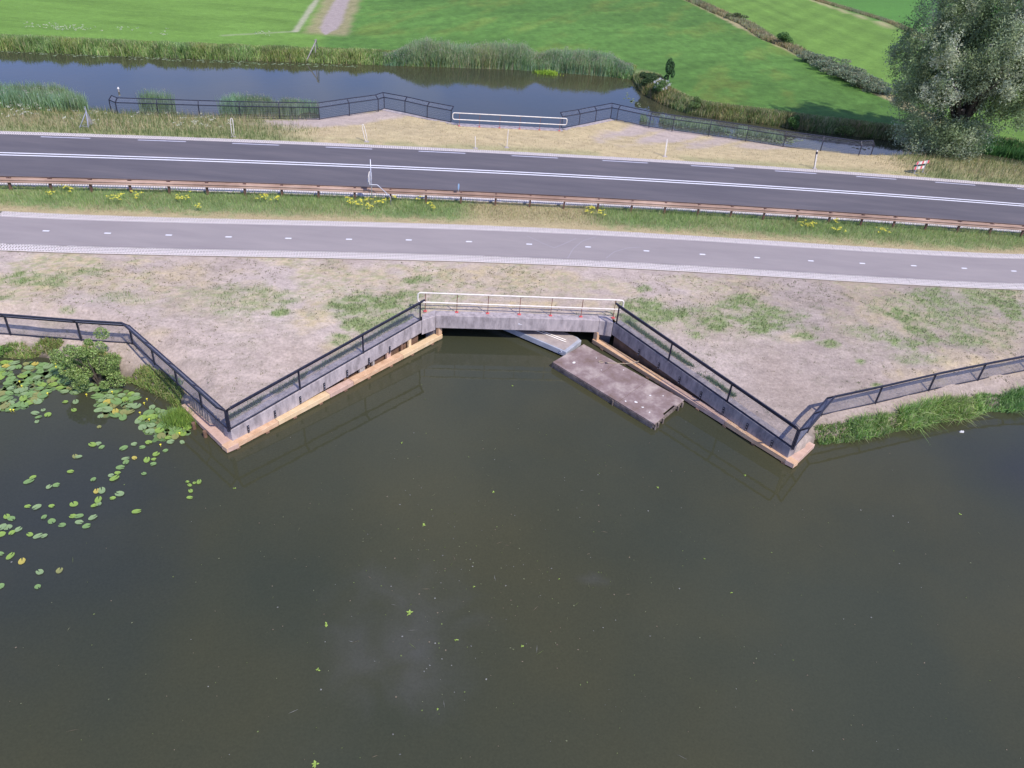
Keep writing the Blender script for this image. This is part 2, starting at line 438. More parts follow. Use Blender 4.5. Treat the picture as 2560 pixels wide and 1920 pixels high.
# ------------------------------------------------------------------ the lie of the land (world-space curves)
cyc_n = curve_fn([(0,543.2),(640,564.4),(842.5,568.7),(1045,572.2),(1280,578.8),(1482.5,590.1),(1685,601.7),(1920,617.6),(2238,633),(2560,650.3)], deg=4)
cyc_s = curve_fn([(0,610.4),(318,620),(640,629.2),(958,633.8),(1280,642.5),(1598,659.8),(1920,678.4),(2238,695.1),(2560,711)], deg=4)
cyc_no = lambda x: cyc_n(x) + 0.68
cyc_so = lambda x: cyc_s(x) - 0.68
road_c = curve_fn([(0,386),(640,408.7),(958,419.9),(1280,431.9),(1598,449.5),(1920,471.6),(2238,491),(2560,514.5)])
road_n = lambda x: road_c(x) + 3.62
road_s = lambda x: road_c(x) - 3.75
road_no = lambda x: road_n(x) + 0.62
road_so = lambda x: road_s(x) - 1.25
guard_y = curve_fn([(0,443.4),(318,453.5),(640,462.5),(958,472.3),(1280,485.5),(1598,503.6),(1920,522.5),(2238,545),(2560,565)], 0.72)

LC = np.array([-9.89, 21.48]); LB = np.array([-4.19, 29.40])
RB = np.array([4.32, 30.74]); RC = np.array([10.75, 23.42])
BL = np.array([-3.64, 29.92]); BR = np.array([3.69, 30.82])
nearL = A2([(-1400, 905), (-500, 900), (0, 890), (100, 893), (175, 905), (260, 935), (345, 958), (400, 985), (450, 1010)], WZ)
nearR = A2([(2040, 1103), (2105, 1097), (2180, 1084), (2238, 1068), (2296, 1058), (2354, 1044), (2412, 1040), (2461, 1020), (2513, 1024), (2560, 1014), (3300, 1000), (4300, 990)], WZ)
near_line = np.concatenate([[[-600, 26]], nearL[nearL[:, 0] < -10.6], [LC + [-.45, .35], LC + [0.02, .3], LB + [-.1, .22], BL + [0, .25], BR + [0, .25], RB + [.15, .2], RC + [.02, .3], RC + [.5, .4]], nearR[nearR[:, 0] > 11.3], [[600, 30]]])
def y_near(x): return np.interp(x, near_line[:, 0], near_line[:, 1])
soft_near = [nearL, nearR]

FBL = np.array([-5.75, 58.25]); FBR = np.array([2.0, 59.35])          # far headwall
FLC = at(960.6, 271, -.4)[:2]; FRC = at(1526, 296, -.4)[:2]
farSL = A2([(-1500, 215), (-400, 238), (0, 254), (150, 266), (262, 276), (301, 284), (500, 289), (700, 293.5), (798, 294.5), (873, 283), (945, 272)], -0.42)
farSR = A2([(1545, 296.5), (1622, 313.5), (1771, 334.5), (1957, 363), (2145, 388), (2230, 388), (2330, 376), (2450, 394), (2560, 414), (3200, 520)], -0.42)
far_s_line = np.concatenate([[[-600, 48]], farSL, [FLC + [0.0, -0.15], FLC + [.25, -.2], FBL + [-.2, -.15], FBR + [.2, -.15], FRC + [-.25, -.2]], farSR, [[600, 50]]])
far_s_line = far_s_line[np.argsort(far_s_line[:, 0])]
def y_fs(x): return np.interp(x, far_s_line[:, 0], far_s_line[:, 1])
farN = A2([(-1500, 70), (-300, 112), (0, 126), (320, 141), (640, 152), (960, 163), (1280, 173), (1480, 186), (1585, 199), (1610, 235), (1660, 262), (1720, 284), (1790, 296), (1920, 312), (2050, 330), (2180, 345), (2350, 368), (2560, 392), (3200, 490)], WZ)
far_n_line = np.concatenate([[[-600, 60]], farN, [[600, 56]]])
for i in range(1, len(far_n_line)):
    if far_n_line[i, 0] <= far_n_line[i - 1, 0]: far_n_line[i, 0] = far_n_line[i - 1, 0] + 0.3
def y_fn(x): return np.interp(x, far_n_line[:, 0], far_n_line[:, 1])

def wall_blend(z, X, Y, a, b, za, zb, side):
    "pull the ground to the top of a retaining wall a-b on its land side"
    d = b - a; L = np.hypot(*d); d = d / L; n = np.array([-d[1], d[0]]) * side
    t = (X - a[0]) * d[0] + (Y - a[1]) * d[1]; q = (X - a[0]) * n[0] + (Y - a[1]) * n[1]
    ex = np.maximum(0, np.maximum(-t, t - L)); dd = np.hypot(np.abs(q), ex)
    w = 1 - ss(0.5, 2.6, dd)
    zt = za + (zb - za) * np.clip(t / L, 0, 1) - 0.035
    return z * (1 - w) + zt * w

def gz(X, Y):
    X = np.asarray(X, float); Y = np.asarray(Y, float)
    s = cyc_so(X) - Y
    z = -0.60 * ss(5.2, 12.5, s) * (Y < 45)
    sn = Y - road_no(X)
    z = np.where(Y > 45, -0.42 * ss(1.5, 8.0, sn) * (1 - .9 * ss(-9, -5, X) * (1 - ss(1.5, 5.5, X))), z)
    z = z + 0.03 * (fbm(X * .8, Y * .8, 3) - .5) * (ss(0.1, 1.5, s) + ss(0.1, 1.5, sn))
    z = wall_blend(z, X, Y, LC, LB, -.57, 0, 1); z = wall_blend(z, X, Y, RB, RC, 0, -.57, 1)
    z = wall_blend(z, X, Y, FLC, FBL, -.42, 0, -1); z = wall_blend(z, X, Y, FBR, FRC, 0, -.42, -1); z = wall_blend(z, X, Y, FBL, FBR, 0.02, 0.02, -1)
    north = Y > y_fn(X)
    zf = -0.72 + 0.05 * (fbm(X * .1, Y * .1, 2) - .5)
    z = np.where(north, zf, z)
    wob = 0.22 * (fbm(X * 1.3 + 5, Y * 1.3, 3) - .5)
    dn = np.minimum(dist_poly(X, Y, nearL), dist_poly(X, Y, nearR)) + wob
    pr_ = lambda d: np.where(d < .3, WZ + d * 1.2, WZ + .36 + (d - .3) * .5)
    z = np.where(Y < 45, np.minimum(z, pr_(np.maximum(dn, 0))), z)
    df = np.minimum(dist_poly(X, Y, farSL), dist_poly(X, Y, farSR)) + wob * .5
    z = np.where((Y > 45) & ~north, np.minimum(z, np.maximum(WZ, WZ + 5.0 * np.maximum(df, .06))), z)
    dnn = dist_poly(X, Y, farN) + wob
    z = np.where(north, np.minimum(z, pr_(np.maximum(dnn, 0))), z)
    wet = (Y < y_near(X)) | ((Y > y_fs(X)) & (Y < y_fn(X)))
    return np.where(wet, -2.4, z)

def gz1(x, y): return float(gz(np.array([x]), np.array([y]))[0])

def on(px, py, zmin=-1.3):
    "point of the ground seen at a pixel of the photo"
    z = 0.0
    for _ in range(25):
        p = at(px, py, z); zz = max(gz1(p[0], p[1]), zmin)
        z = 0.6 * z + 0.4 * zz
    p = at(px, py, z); return np.array([p[0], p[1], max(gz1(p[0], p[1]), zmin)])

# ------------------------------------------------------------------ ground sheet
def axis(lo, a, b, hi, fine, grow=1.25):
    mid = list(np.arange(a, b + 1e-6, fine)); out = []; st = fine; x = b
    while x < hi: st *= grow; x += st; out.append(x)
    pre = []; st = fine; x = a
    while x > lo: st *= grow; x -= st; pre.append(x)
    return np.array(pre[::-1] + mid + out)
gx = axis(-900, -31, 42, 900, 0.15)
gy = np.concatenate([axis(-80, 19, 42.0, 42.0, 0.13), np.arange(42.2, 58.1, 0.22), np.arange(58.2, 90, 0.3), axis(90, 90, 170, 2200, 0.8)])
gy = np.unique(np.round(gy, 3))
GX, GY = np.meshgrid(gx, gy, indexing='ij')
GZ = gz(GX, GY)

SOIL = np.array([.425, .35, .300]); SOIL_L = np.array([.45, .385, .365]); SOIL_D = np.array([.34, .28, .262])
DRY = np.array([.50, .405, .235]); TAN = np.array([.42, .345, .195]); OLIVE = np.array([.235, .25, .115])
GREEN = np.array([.175, .235, .095]); LUSH = np.array([.088, .186, .036]); MUD = np.array([.12, .10, .07])

def blobm(X, Y, specs, soft=0.45, nz=0.9, freq=1.0):
    "soft irregular patches; specs are (px, py, rx_px, ry_px[, strength])"
    m = np.zeros(X.shape)
    n1 = fbm(X * freq + 31, Y * freq * 1.2, 4) - .5
    for sp in specs:
        c = on(sp[0], sp[1]); e = on(sp[0] + sp[2], sp[1]); g = on(sp[0], sp[1] + sp[3])
        rx = abs(e[0] - c[0]) + 1e-3; ry = abs(g[1] - c[1]) + 1e-3
        sk = (e[1] - c[1]) / (e[0] - c[0])
        u = (X - c[0]) / rx; v = (Y - c[1] - sk * (X - c[0])) / ry
        q = np.sqrt(u * u + v * v) + nz * n1 * 1.6
        m = np.maximum(m, (1 - ss(1 - soft, 1 + soft * .6, q)) * (sp[4] if len(sp) > 4 else 1))
    return m
green_near = [(1680,790,150,40,.75),(1900,800,140,34,.6),(1000,760,110,40,.6),(620,745,120,34,.35),(2380,780,160,60,.45),(880,770,75,38,1),(960,755,85,28,1),(1010,740,40,22,1),(905,810,55,30,1),(850,845,28,18,.7),(1045,700,35,14,.8),(690,750,60,30,.45),(700,780,24,10,.9),(560,720,50,18,.3),
    (60,695,60,14,.55),(130,700,60,18,.45),(210,680,60,14,.35),(48,686,14,9,1),(12,745,18,8,.8),(300,745,70,16,.3),(170,775,20,8,.5),
    (1610,770,60,22,.9),(1690,790,80,24,1),(1800,800,110,22,1),(1900,815,60,16,1),(1860,755,60,22,.7),(1945,780,40,16,.8),(2010,842,34,10,.75),(2070,860,26,10,.85),(1615,720,18,9,.6),
    (2270,800,34,34,.9),(2330,740,60,22,.6),(2300,690,60,14,.5),(2180,830,60,18,.4),(2260,858,40,12,.8),(2330,845,20,16,.6),(2400,850,50,18,.6),(2450,740,60,24,.5),(2520,760,50,40,.7),(2290,900,60,14,.35),(2190,962,14,6,.9),(2150,905,16,10,.6)]
dry_near = [(90,700,140,50,.9),(300,700,140,40,.7),(450,690,120,36,.6),(640,740,90,40,.5),(780,780,60,40,.8),(1170,690,110,30,.8),(1340,700,120,28,.8),(1280,760,210,12,.9),(1120,775,40,20,.6),(860,860,50,30,.6),
    (600,820,60,20,.2),(1560,770,50,20,.7),(1980,840,40,20,.4),(2220,780,90,60,.5),(2400,900,110,40,.7),(2300,930,80,22,.5),(2480,700,90,50,.5),(2150,700,90,20,.4),(2500,850,60,60,.4),(370,740,70,26,.4),(1730,745,100,18,.4),(380,860,10,20,.3),(400,830,30,26,.35)]
C = np.zeros(GX.shape + (3,))
n_lo = fbm(GX * .35, GY * .35, 3)[..., None]; n_hi = fbm(GX * 2.1 + 9, GY * 2.1, 4)[..., None]
C[:] = SOIL + (n_lo - .5) * .12 * np.array([1, .95, .95])
C = C * (0.90 + 0.24 * n_hi)
def mixc(C, col, m): return C * (1 - m[..., None]) + col * m[..., None]
near = (GY < cyc_so(GX)) & (GY > 14)
sub = np.where(near)
X_, Y_ = GX[sub], GY[sub]
md = blobm(X_, Y_, dry_near, .6, 1.2, .9); mg = blobm(X_, Y_, green_near, .6, 1.1, 1.1)
band = ss(9, 1.0, cyc_so(X_) - Y_) * ss(.38, .62, fbm(X_ * .45 + 50, Y_ * .7, 4)) * np.clip(.75 - X_ * .012, .3, 1)
md = np.maximum(md, band * .75)
Cn = C[sub]
right = ss(4, 14, X_)
Cn = Cn * (1 - .20 * right[:, None])
cl = ss(.45, .62, fbm(X_ * 3.1, Y_ * 3.1, 3))
Cn = Cn * (1 - (md * (.50 + .48 * cl))[:, None]) + DRY * (md * (.50 + .48 * cl))[:, None]
gl = ss(.30, .50, fbm(X_ * 2.6 + 4, Y_ * 2.6, 4))
hf = fbm(X_ * 6.5 + 11, Y_ * 7.5, 3)
mgx = np.clip(mg * (.40 + .85 * gl) * (.62 + .8 * ss(.35, .6, hf)), 0, .97)
olv = band * ss(.5, .62, hf) * .55
Cn = Cn * (1 - olv[:, None]) + np.array([.24, .29, .12]) * olv[:, None]
Cn = Cn * (1 - mgx[:, None]) + (GREEN * .8 + OLIVE * .35) * mgx[:, None]
spk = ss(.56, .64, fbm(X_ * 3.4 + 70, Y_ * 5.6, 3)) * ss(0, 1.5, cyc_so(X_) - Y_) * (.25 + .75 * ss(.40, .6, fbm(X_ * .28 + 3, Y_ * .28, 2)))
Cn = Cn * (1 - .22 * spk[:, None]) + np.array([.19, .18, .12]) * .22 * spk[:, None]
edge = 1 - ss(0, .8, np.minimum(dist_poly(X_, Y_, nearL), dist_poly(X_, Y_, nearR)))
Cn = Cn * (1 - .6 * edge[:, None]) + MUD * .6 * edge[:, None]
C[sub] = Cn * (.93 + .14 * RNG.random(len(Cn))[:, None])
# verge between cycle path and guardrail
mv = ((GY > cyc_n(GX)) & (GY < road_s(GX) + .4)).astype(float)
t = (GY - cyc_no(GX)) / np.maximum(road_so(GX) - cyc_no(GX), .5)
gm = ss(.05, .38, t + .5 * (n_hi[..., 0] - .5)) * (1 - .85 * (ss(-4.5, -2.5, GX) * (1 - ss(2.5, 5.5, GX))))
gm = gm * (.75 + .25 * ss(.35, .6, n_lo[..., 0]))
vc = TAN * (1 - gm[..., None]) + (GREEN * 1.0) * gm[..., None]
C = mixc(C, vc * (.85 + .3 * n_hi), mv)
# verge between road and far canal
mv2 = ((GY > road_n(GX)) & (GY <= y_fs(GX))).astype(float)
left = 1 - ss(-19, -14, GX); rgt = ss(26, 30, GX)
tt = GY - road_no(GX)
gm2 = np.clip(left * .75 + rgt * .7 + .55 * np.exp(-((tt - .5) / .7) ** 2) * ss(.4, .6, n_lo[..., 0] + .1) + .25 * (n_hi[..., 0] - .4), 0, 1)
vc2 = (DRY * .95) * (1 - gm2[..., None]) + (OLIVE * 1.05) * gm2[..., None]
st5 = fbm(GX * .9 + GY * .2, GY * 3.2, 4)[..., None]
C = mixc(C, vc2 * (.66 + .34 * n_hi + .34 * st5), mv2)
sandpatch = np.zeros(GX.shape)
subf = np.where((GY > 45) & (GY < 75))
sandpatch[subf] = blobm(GX[subf], GY[subf], [(780,306,110,16,1),(880,296,80,18,1),(960,287,60,14,1),(1600,322,90,16,1),(1700,338,110,14,1),(1800,352,90,12,.9),(1900,366,80,10,.8)], .45, .8, .6)
C = mixc(C, SOIL * (.92 + .2 * n_hi), sandpatch * mv2)
# fields beyond the far canal
nf = GY > y_fn(GX)
st1 = fbm(GX * .55 + GY * .12, GY * .10, 4)[..., None]
st2 = fbm(GX * .09, GY * .9 - GX * .55, 4)[..., None]
st3 = fbm(GX * .35 - GY * .12, GY * .12 + GX * .06, 5)[..., None]
st4 = fbm(GX * 1.6, GY * 1.1, 3)[..., None]
base = LUSH * (.82 + .36 * fbm(GX * .05, GY * .05, 3)[..., None]) * (.80 + .40 * st2) * (.86 + .28 * st3) * (.72 + .56 * st4)
base = base + np.array([.03, .0, .0]) * ss(.5, .8, st3)
mow = np.sin((GY * .55 - GX * .83) * 2.1 + 2.2 * fbm(GX * .08, GY * .08, 2))[..., None]
base = base * (1 + .045 * mow)
dl0, dl1 = at(1725, 0, -.7)[:2], at(2189, 226, -.7)[:2]
sd = ((GX - dl0[0]) * (dl1[1] - dl0[1]) - (GY - dl0[1]) * (dl1[0] - dl0[0])) / np.hypot(*(dl1 - dl0))
e0, e1 = at(2030, 0, -.7)[:2], at(2300, 92, -.7)[:2]
se = ((GX - e0[0]) * (e1[1] - e0[1]) - (GY - e0[1]) * (e1[0] - e0[0])) / np.hypot(*(e1 - e0))
sgn = -1 if ((dl1[1] - dl0[1]) * (60 - dl0[0]) - (120 - dl0[1]) * (dl1[0] - dl0[0])) < 0 else 1
sd = sd * sgn; se = se * sgn                              # positive to the right of each ditch
fld2 = np.array([.130, .235, .042]) * (.66 + .5 * st1 + .2 * st4) * (1 + .07 * np.sin((GY * .50 - GX * .86) * 1.6)[..., None])
fld3 = np.array([.085, .21, .038]) * (.85 + .3 * st2)
tr0, tr1 = at(814, 87, -.7)[:2], at(856, 0, -.7)[:2]
td = (tr1 - tr0) / np.hypot(*(tr1 - tr0))
ta = (GX - tr0[0]) * td[0] + (GY - tr0[1]) * td[1]; tb = (GX - tr0[0]) * td[1] - (GY - tr0[1]) * td[0]
fieldL = np.array([.132, .242, .044]) * (.62 + .6 * fbm(GX * .16, GY * .5, 4)[..., None] + .2 * st4)
Cf = base * (1 - ss(-1, 1, tb * -1 - 0.0)[..., None]) + fieldL * ss(-1, 1, -tb)[..., None]
Cf = Cf * (1 - ss(-.5, .5, sd)[..., None]) + fld2 * ss(-.5, .5, sd)[..., None]
Cf = Cf * (1 - ss(-.5, .5, se)[..., None]) + fld3 * ss(-.5, .5, se)[..., None]
wn_ = .9 * (fbm(GX * .7, GY * .7, 3) - .5)
dband = (1 - ss(.6, 1.5, np.abs(sd + wn_ * 1.3))) * (sd < 40); eband = (1 - ss(.3, 1.1, np.abs(se + wn_)))
Cf = mixc(Cf, TAN * .9 * (.8 + .4 * n_hi), np.clip(dband, 0, 1) * .85)
Cf = mixc(Cf, TAN * 1.0 * (.8 + .4 * n_hi), np.clip(eband, 0, 1) * .7)
twd = np.interp(ta, [0, 3, 8, 30, 60], [.1, 1.0, 1.25, .8, .75])
Cf = mixc(Cf, TAN * .75 * (.7 + .6 * n_hi), (1 - ss(1.6, 2.8, np.abs(tb + wn_) )) * ss(-1, 1.5, ta) * .75)
Cf = mixc(Cf, np.array([.34, .285, .26]), (1 - ss(.6, 1.1, np.abs(tb + wn_ * .5) / np.maximum(twd, .1))) * ss(-.3, .6, ta))
h0, h1 = at(738, 78, -.7)[:2], at(792, 0, -.7)[:2]
hd = dist_poly(GX, GY, [tuple(h0), tuple(h1)]); hd2 = dist_poly(GX, GY, [tuple(at(560, 88, -.7)[:2]), tuple(h0)])
Cf = mixc(Cf, np.array([.40, .38, .27]), (1 - ss(.12, .55, hd + wn_ * .3)) * .8)
Cf = mixc(Cf, np.array([.36, .36, .24]), (1 - ss(.1, .5, hd2 + wn_ * .4)) * .4)
bank = 1 - ss(.8, 3.2, dist_poly(GX, GY, farN) + wn_)
Cf = mixc(Cf, (GREEN * .9 + OLIVE * .2) * (.7 + .6 * n_hi), bank * .9)
rb = bank * ss(10, 12, GX)
Cf = mixc(Cf, (OLIVE * .8 + TAN * .25) * (.7 + .6 * n_hi), rb * .8)
C = np.where(nf[..., None], Cf, C)
under = (GZ < WZ + .05)
C[under] = MUD
ni, nj = GX.shape
idx = np.arange(ni * nj).reshape(ni, nj)
Fq = np.stack([idx[:-1, :-1], idx[1:, :-1], idx[1:, 1:], idx[:-1, 1:]], -1).reshape(-1, 4)
fz = GZ.reshape(-1)[Fq]; fx = GX.reshape(-1)[Fq].mean(1); fy = GY.reshape(-1)[Fq].mean(1)
drop = (fz.max(1) - fz.min(1) > .9) & (((fy < 45) & (fx > LC[0] + .1) & (fx < RC[0] - .1)) | ((fy > 45) & (fy < 66) & (fx > FLC[0] + .1) & (fx < FRC[0] - .1)))
Fq = Fq[~drop]                                            # the cut bank behind the walls and under the bridge is open
np_mesh('ground', np.stack([GX, GY, GZ], -1).reshape(-1, 3), Fq, np.clip(C.reshape(-1, 3), 0.01, .8), MAT['ground'], kind='structure', smooth=True)

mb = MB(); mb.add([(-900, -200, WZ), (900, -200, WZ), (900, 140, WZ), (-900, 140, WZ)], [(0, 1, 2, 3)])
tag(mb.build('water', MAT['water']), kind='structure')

# ------------------------------------------------------------------ road and cycle path
def ribbon(name, f0, f1, z, mt, x0=-420, x1=460, parent=None):
    xs = np.concatenate([np.linspace(x0, -34, 20)[:-1], np.arange(-34, 46, 1.0), np.linspace(46, x1, 20)])
    b = MB(); vs = []
    for x in xs: vs += [(x, float(f0(x)), z), (x, float(f1(x)), z)]
    n = len(xs)
    b.add(vs, [(2 * i, 2 * i + 2, 2 * i + 3, 2 * i + 1) for i in range(n - 1)])
    o = b.build(name, mt, parent)
    if parent is None: tag(o, kind='structure')
    return o
road = ribbon('road', road_s, road_n, 0.055, MAT['asphalt'])
cyc = ribbon('cycle_path', cyc_s, cyc_n, 0.055, MAT['cycle'])
for nm, f, w in (('centre_line', lambda x: road_c(x) + .19, .07), ('centre_line', lambda x: road_c(x) - .19, .07)):
    ribbon(nm, (lambda f, w: lambda x: f(x) - w)(f, w), (lambda f, w: lambda x: f(x) + w)(f, w), 0.059, MAT['paint'], -120, 140, parent=road)
S_ = 2560 / 2212
dash_px = [(82,189),(292,396),(497,599),(701,802),(903,1005),(1105,1205),(1302,1400.5),(1495,1589),(1679,1769.5),(1857,1944.5),(2029,2116)]
xs_d = []
for a, b in dash_px:
    ya = np.interp(a, [82, 1105, 2116], [301, 338, 410]); yb = np.interp(b, [82, 1105, 2116], [301, 338, 410])
    xs_d.append((at(a * S_, ya * S_)[0], at(b * S_, yb * S_)[0]))
def strip_piece(name, f, xa, xb, hw, z, mt, parent):
    n = max(2, int(abs(xb - xa) / .5)); xs = np.linspace(xa, xb, n + 1); vs = []
    for x in xs: vs += [(x, float(f(x)) - hw, z), (x, float(f(x)) + hw, z)]
    return MB().add(vs, [(2 * i, 2 * i + 2, 2 * i + 3, 2 * i + 1) for i in range(n)]).build(name, mt, parent)
edge_f = lambda x: road_n(x) - 0.30
for a, b in [(xs_d[0][0] - 6.1, xs_d[0][0] - 3.1)] + xs_d + [(xs_d[-1][1] + 3, xs_d[-1][1] + 6)]:
    strip_piece('edge_dash', edge_f, a, b, .06, .059, MAT['paint_worn'], road)
edge_f2 = lambda x: road_s(x) + 0.30
cd = [(100,501),(233,506),(365,510),(494,514),(623,517),(754,519),(883,520.5),(1013,524),(1143,529.5),(1270,535.5),(1396,544),(1517,551.5),(1635,558.5),(1751,565.5),(1862,571),(1973,576),(2082,581.5),(2189,587.5)]
for x, y in cd:
    p = at(x * S_, y * S_)
    g = (lambda p: lambda x: cyc_s(x) + (p[1] - cyc_s(p[0])))(p)
    strip_piece('centre_dash', g, p[0] - .15, p[0] + .15, .055, .059, MAT['paint'], cyc)
# faint tyre arcs on the cycle path
MAT['scuff'] = mat('pale_tyre_scuff', (0.31, 0.288, 0.30), (0.34, 0.31, 0.325), 9, 0.9)
for pts in ([(1418,650),(1432,625),(1455,605),(1490,594)],[(1318,592),(1360,612),(1385,622),(1410,612),(1440,598)],[(1515,648),(1535,632),(1570,622),(1600,620)]):
    w = A2(pts); tpar = np.linspace(0, 1, len(w)); q = np.linspace(0, 1, 15)
    xs = np.interp(q, tpar, w[:, 0]); ys = np.interp(q, tpar, w[:, 1]); vs = []
    for i in range(15):
        k = min(i + 1, 14); j = max(i - 1, 0); d = np.array([xs[k] - xs[j], ys[k] - ys[j]]); d /= np.hypot(*d)
        vs += [(xs[i] - d[1] * .025, ys[i] + d[0] * .025, .0585), (xs[i] + d[1] * .025, ys[i] - d[0] * .025, .0585)]
    MB().add(vs, [(2 * i, 2 * i + 2, 2 * i + 3, 2 * i + 1) for i in range(14)]).build('tyre_scuff', MAT['scuff'], cyc)

# open concrete paver strips: every paver is an object, all share one mesh per strip kind
def paver_mesh(name, L, W, nx, ny, T=0.05, hole=0.42):
    vs, fs, mi = [], [], []
    cx, cy = L / nx, W / ny
    def q(p, m):
        b = len(vs); vs.extend(p); fs.append((b, b + 1, b + 2, b + 3)); mi.append(m)
    for i in range(nx):
        for j in range(ny):
            off = 0.22 * cx if j % 2 else -0.22 * cx
            x0, y0 = -L / 2 + i * cx, -W / 2 + j * cy
            x1, y1 = x0 + cx, y0 + cy; xm, ym = (x0 + x1) / 2 + off * .5, (y0 + y1) / 2
            hx, hy = cx * hole / 2, cy * hole / 2
            a = [(x0, y0, 0), (x1, y0, 0), (x1, y1, 0), (x0, y1, 0)]
            h = [(xm - hx, ym - hy, 0), (xm + hx, ym - hy, 0), (xm + hx, ym + hy, 0), (xm - hx, ym + hy, 0)]
            for k in range(4): q([a[k], a[(k + 1) % 4], h[(k + 1) % 4], h[k]], 0)
            q([(p[0], p[1], -.018) for p in h], 1)
    z = -T
    c = [(-L / 2, -W / 2), (L / 2, -W / 2), (L / 2, W / 2), (-L / 2, W / 2)]
    for k in range(4):
        a, b = c[k], c[(k + 1) % 4]; q([(a[0], a[1], z), (b[0], b[1], z), (b[0], b[1], 0), (a[0], a[1], 0)], 0)
    me = bpy.data.meshes.new(name); me.from_pydata(vs, [], fs); me.materials.append(MAT['paver']); me.materials.append(MAT['joint'])
    me.polygons.foreach_set('material_index', mi); me.update(); return me
pm_c = paver_mesh('paver', .392, .66, 3, 4, hole=.56)
pm_r = paver_mesh('paver', .392, .60, 3, 4, hole=.56)
pm_s = paver_mesh('paver', .392, 1.2, 3, 8, hole=.5)
def paver_strip(name, fin, fout, me, x0, x1, z=.052):
    lo = lambda x: min(float(fin(x)), float(fout(x))); hi = lambda x: max(float(fin(x)), float(fout(x)))
    st = ribbon(name, lambda x: lo(x) - .06, lambda x: hi(x) + .06, .012, MAT['joint'], -200, 220)
    x = x0
    while x < x1:
        dy = float(fin(x + .2) - fin(x - .2)) / .4; a = math.atan(dy)
        o = bpy.data.objects.new('paver', me); link(o); o.parent = st
        o.location = (x, (float(fin(x)) + float(fout(x))) / 2 + random.uniform(-.008, .008), z - .003 + random.uniform(-.006, .004))
        o.rotation_euler = (random.uniform(-.008, .008), random.uniform(-.008, .008), a + random.uniform(-.01, .01))
        x += .40 * math.cos(a)
    return st
paver_strip('paver_strip', cyc_n, cyc_no, pm_c, -26.5, 34)
paver_strip('paver_strip', cyc_s, cyc_so, pm_c, -25.5, 32)
paver_strip('paver_strip', road_n, road_no, pm_r, -36, 44)
paver_strip('paver_strip', road_s, road_so, pm_s, -31, 39)

# ------------------------------------------------------------------ bridge (near and far headwalls, slab, abutments)
bridge = empty('bridge', ((BL[0] + BR[0]) / 2, (BL[1] + BR[1]) / 2, 0), 'grey concrete bridge beam spanning the canal mouth below the white railing', 'bridge')
nb = np.array([-(BR - BL)[1], (BR - BL)[0]]); nb = nb / np.hypot(*nb)          # points north
db = (BR - BL) / np.hypot(*(BR - BL))
o = MB().prism([BL, BR, BR + nb * .45, BL + nb * .45], -.63, .015).build('edge_beam', MAT['concrete'], bridge, bevel=.02)
for k, (a, b) in enumerate(((LB, BL), (BR, RB))):
    a2, b2 = a + nb * .55, b + nb * .55
    g = db * .006
    MB().prism([a + g, b - g, b2 - g, a2 + g], -.74, .005).build('corner_block', MAT['concrete'], bridge, bevel=.02)
nf_ = nb * .46
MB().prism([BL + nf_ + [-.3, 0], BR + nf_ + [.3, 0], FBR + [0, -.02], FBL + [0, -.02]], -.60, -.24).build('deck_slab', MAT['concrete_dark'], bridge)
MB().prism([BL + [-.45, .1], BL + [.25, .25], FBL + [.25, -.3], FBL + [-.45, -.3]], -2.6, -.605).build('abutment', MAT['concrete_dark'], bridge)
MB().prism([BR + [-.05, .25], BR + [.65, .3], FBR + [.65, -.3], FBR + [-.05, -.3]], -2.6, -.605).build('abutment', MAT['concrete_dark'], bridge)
nfa = np.array([-(FBR - FBL)[1], (FBR - FBL)[0]]); nfa = nfa / np.hypot(*nfa)
MB().prism([FBL - nfa * .62, FBR - nfa * .62, FBR, FBL], -.63, .03).build('edge_beam', MAT['concrete'], bridge)
# the small white painted mark on the beam face
mk = MB(); mk_o = BL + db * ((at(1296, 808, -.28)[:2] - BL) @ db) - nb * .004
def mkb(x0, z0, x1, z1, w=.018):
    a = mk_o + db * x0; b = mk_o + db * x1
    mk.bar((a[0], a[1], z0), (b[0], b[1], z1), w, .006, (nb[0], nb[1], 0))
mkb(0, -.335, 0, -.245); mkb(0, -.25, .055, -.33); mkb(.055, -.335, .055, -.25); mkb(.075, -.328, .17, -.328)
mk.build('painted_mark', MAT['paint'], bridge)
for x in (0.9, 2.6, 4.4, 6.3):
    p = BL + db * x + nb * random.uniform(.12, .3)
    MB().box((p[0], p[1], .02), (random.uniform(.1, .2), .06, .02), random.uniform(0, 3)).build('loose_stone', MAT['concrete'], bridge)

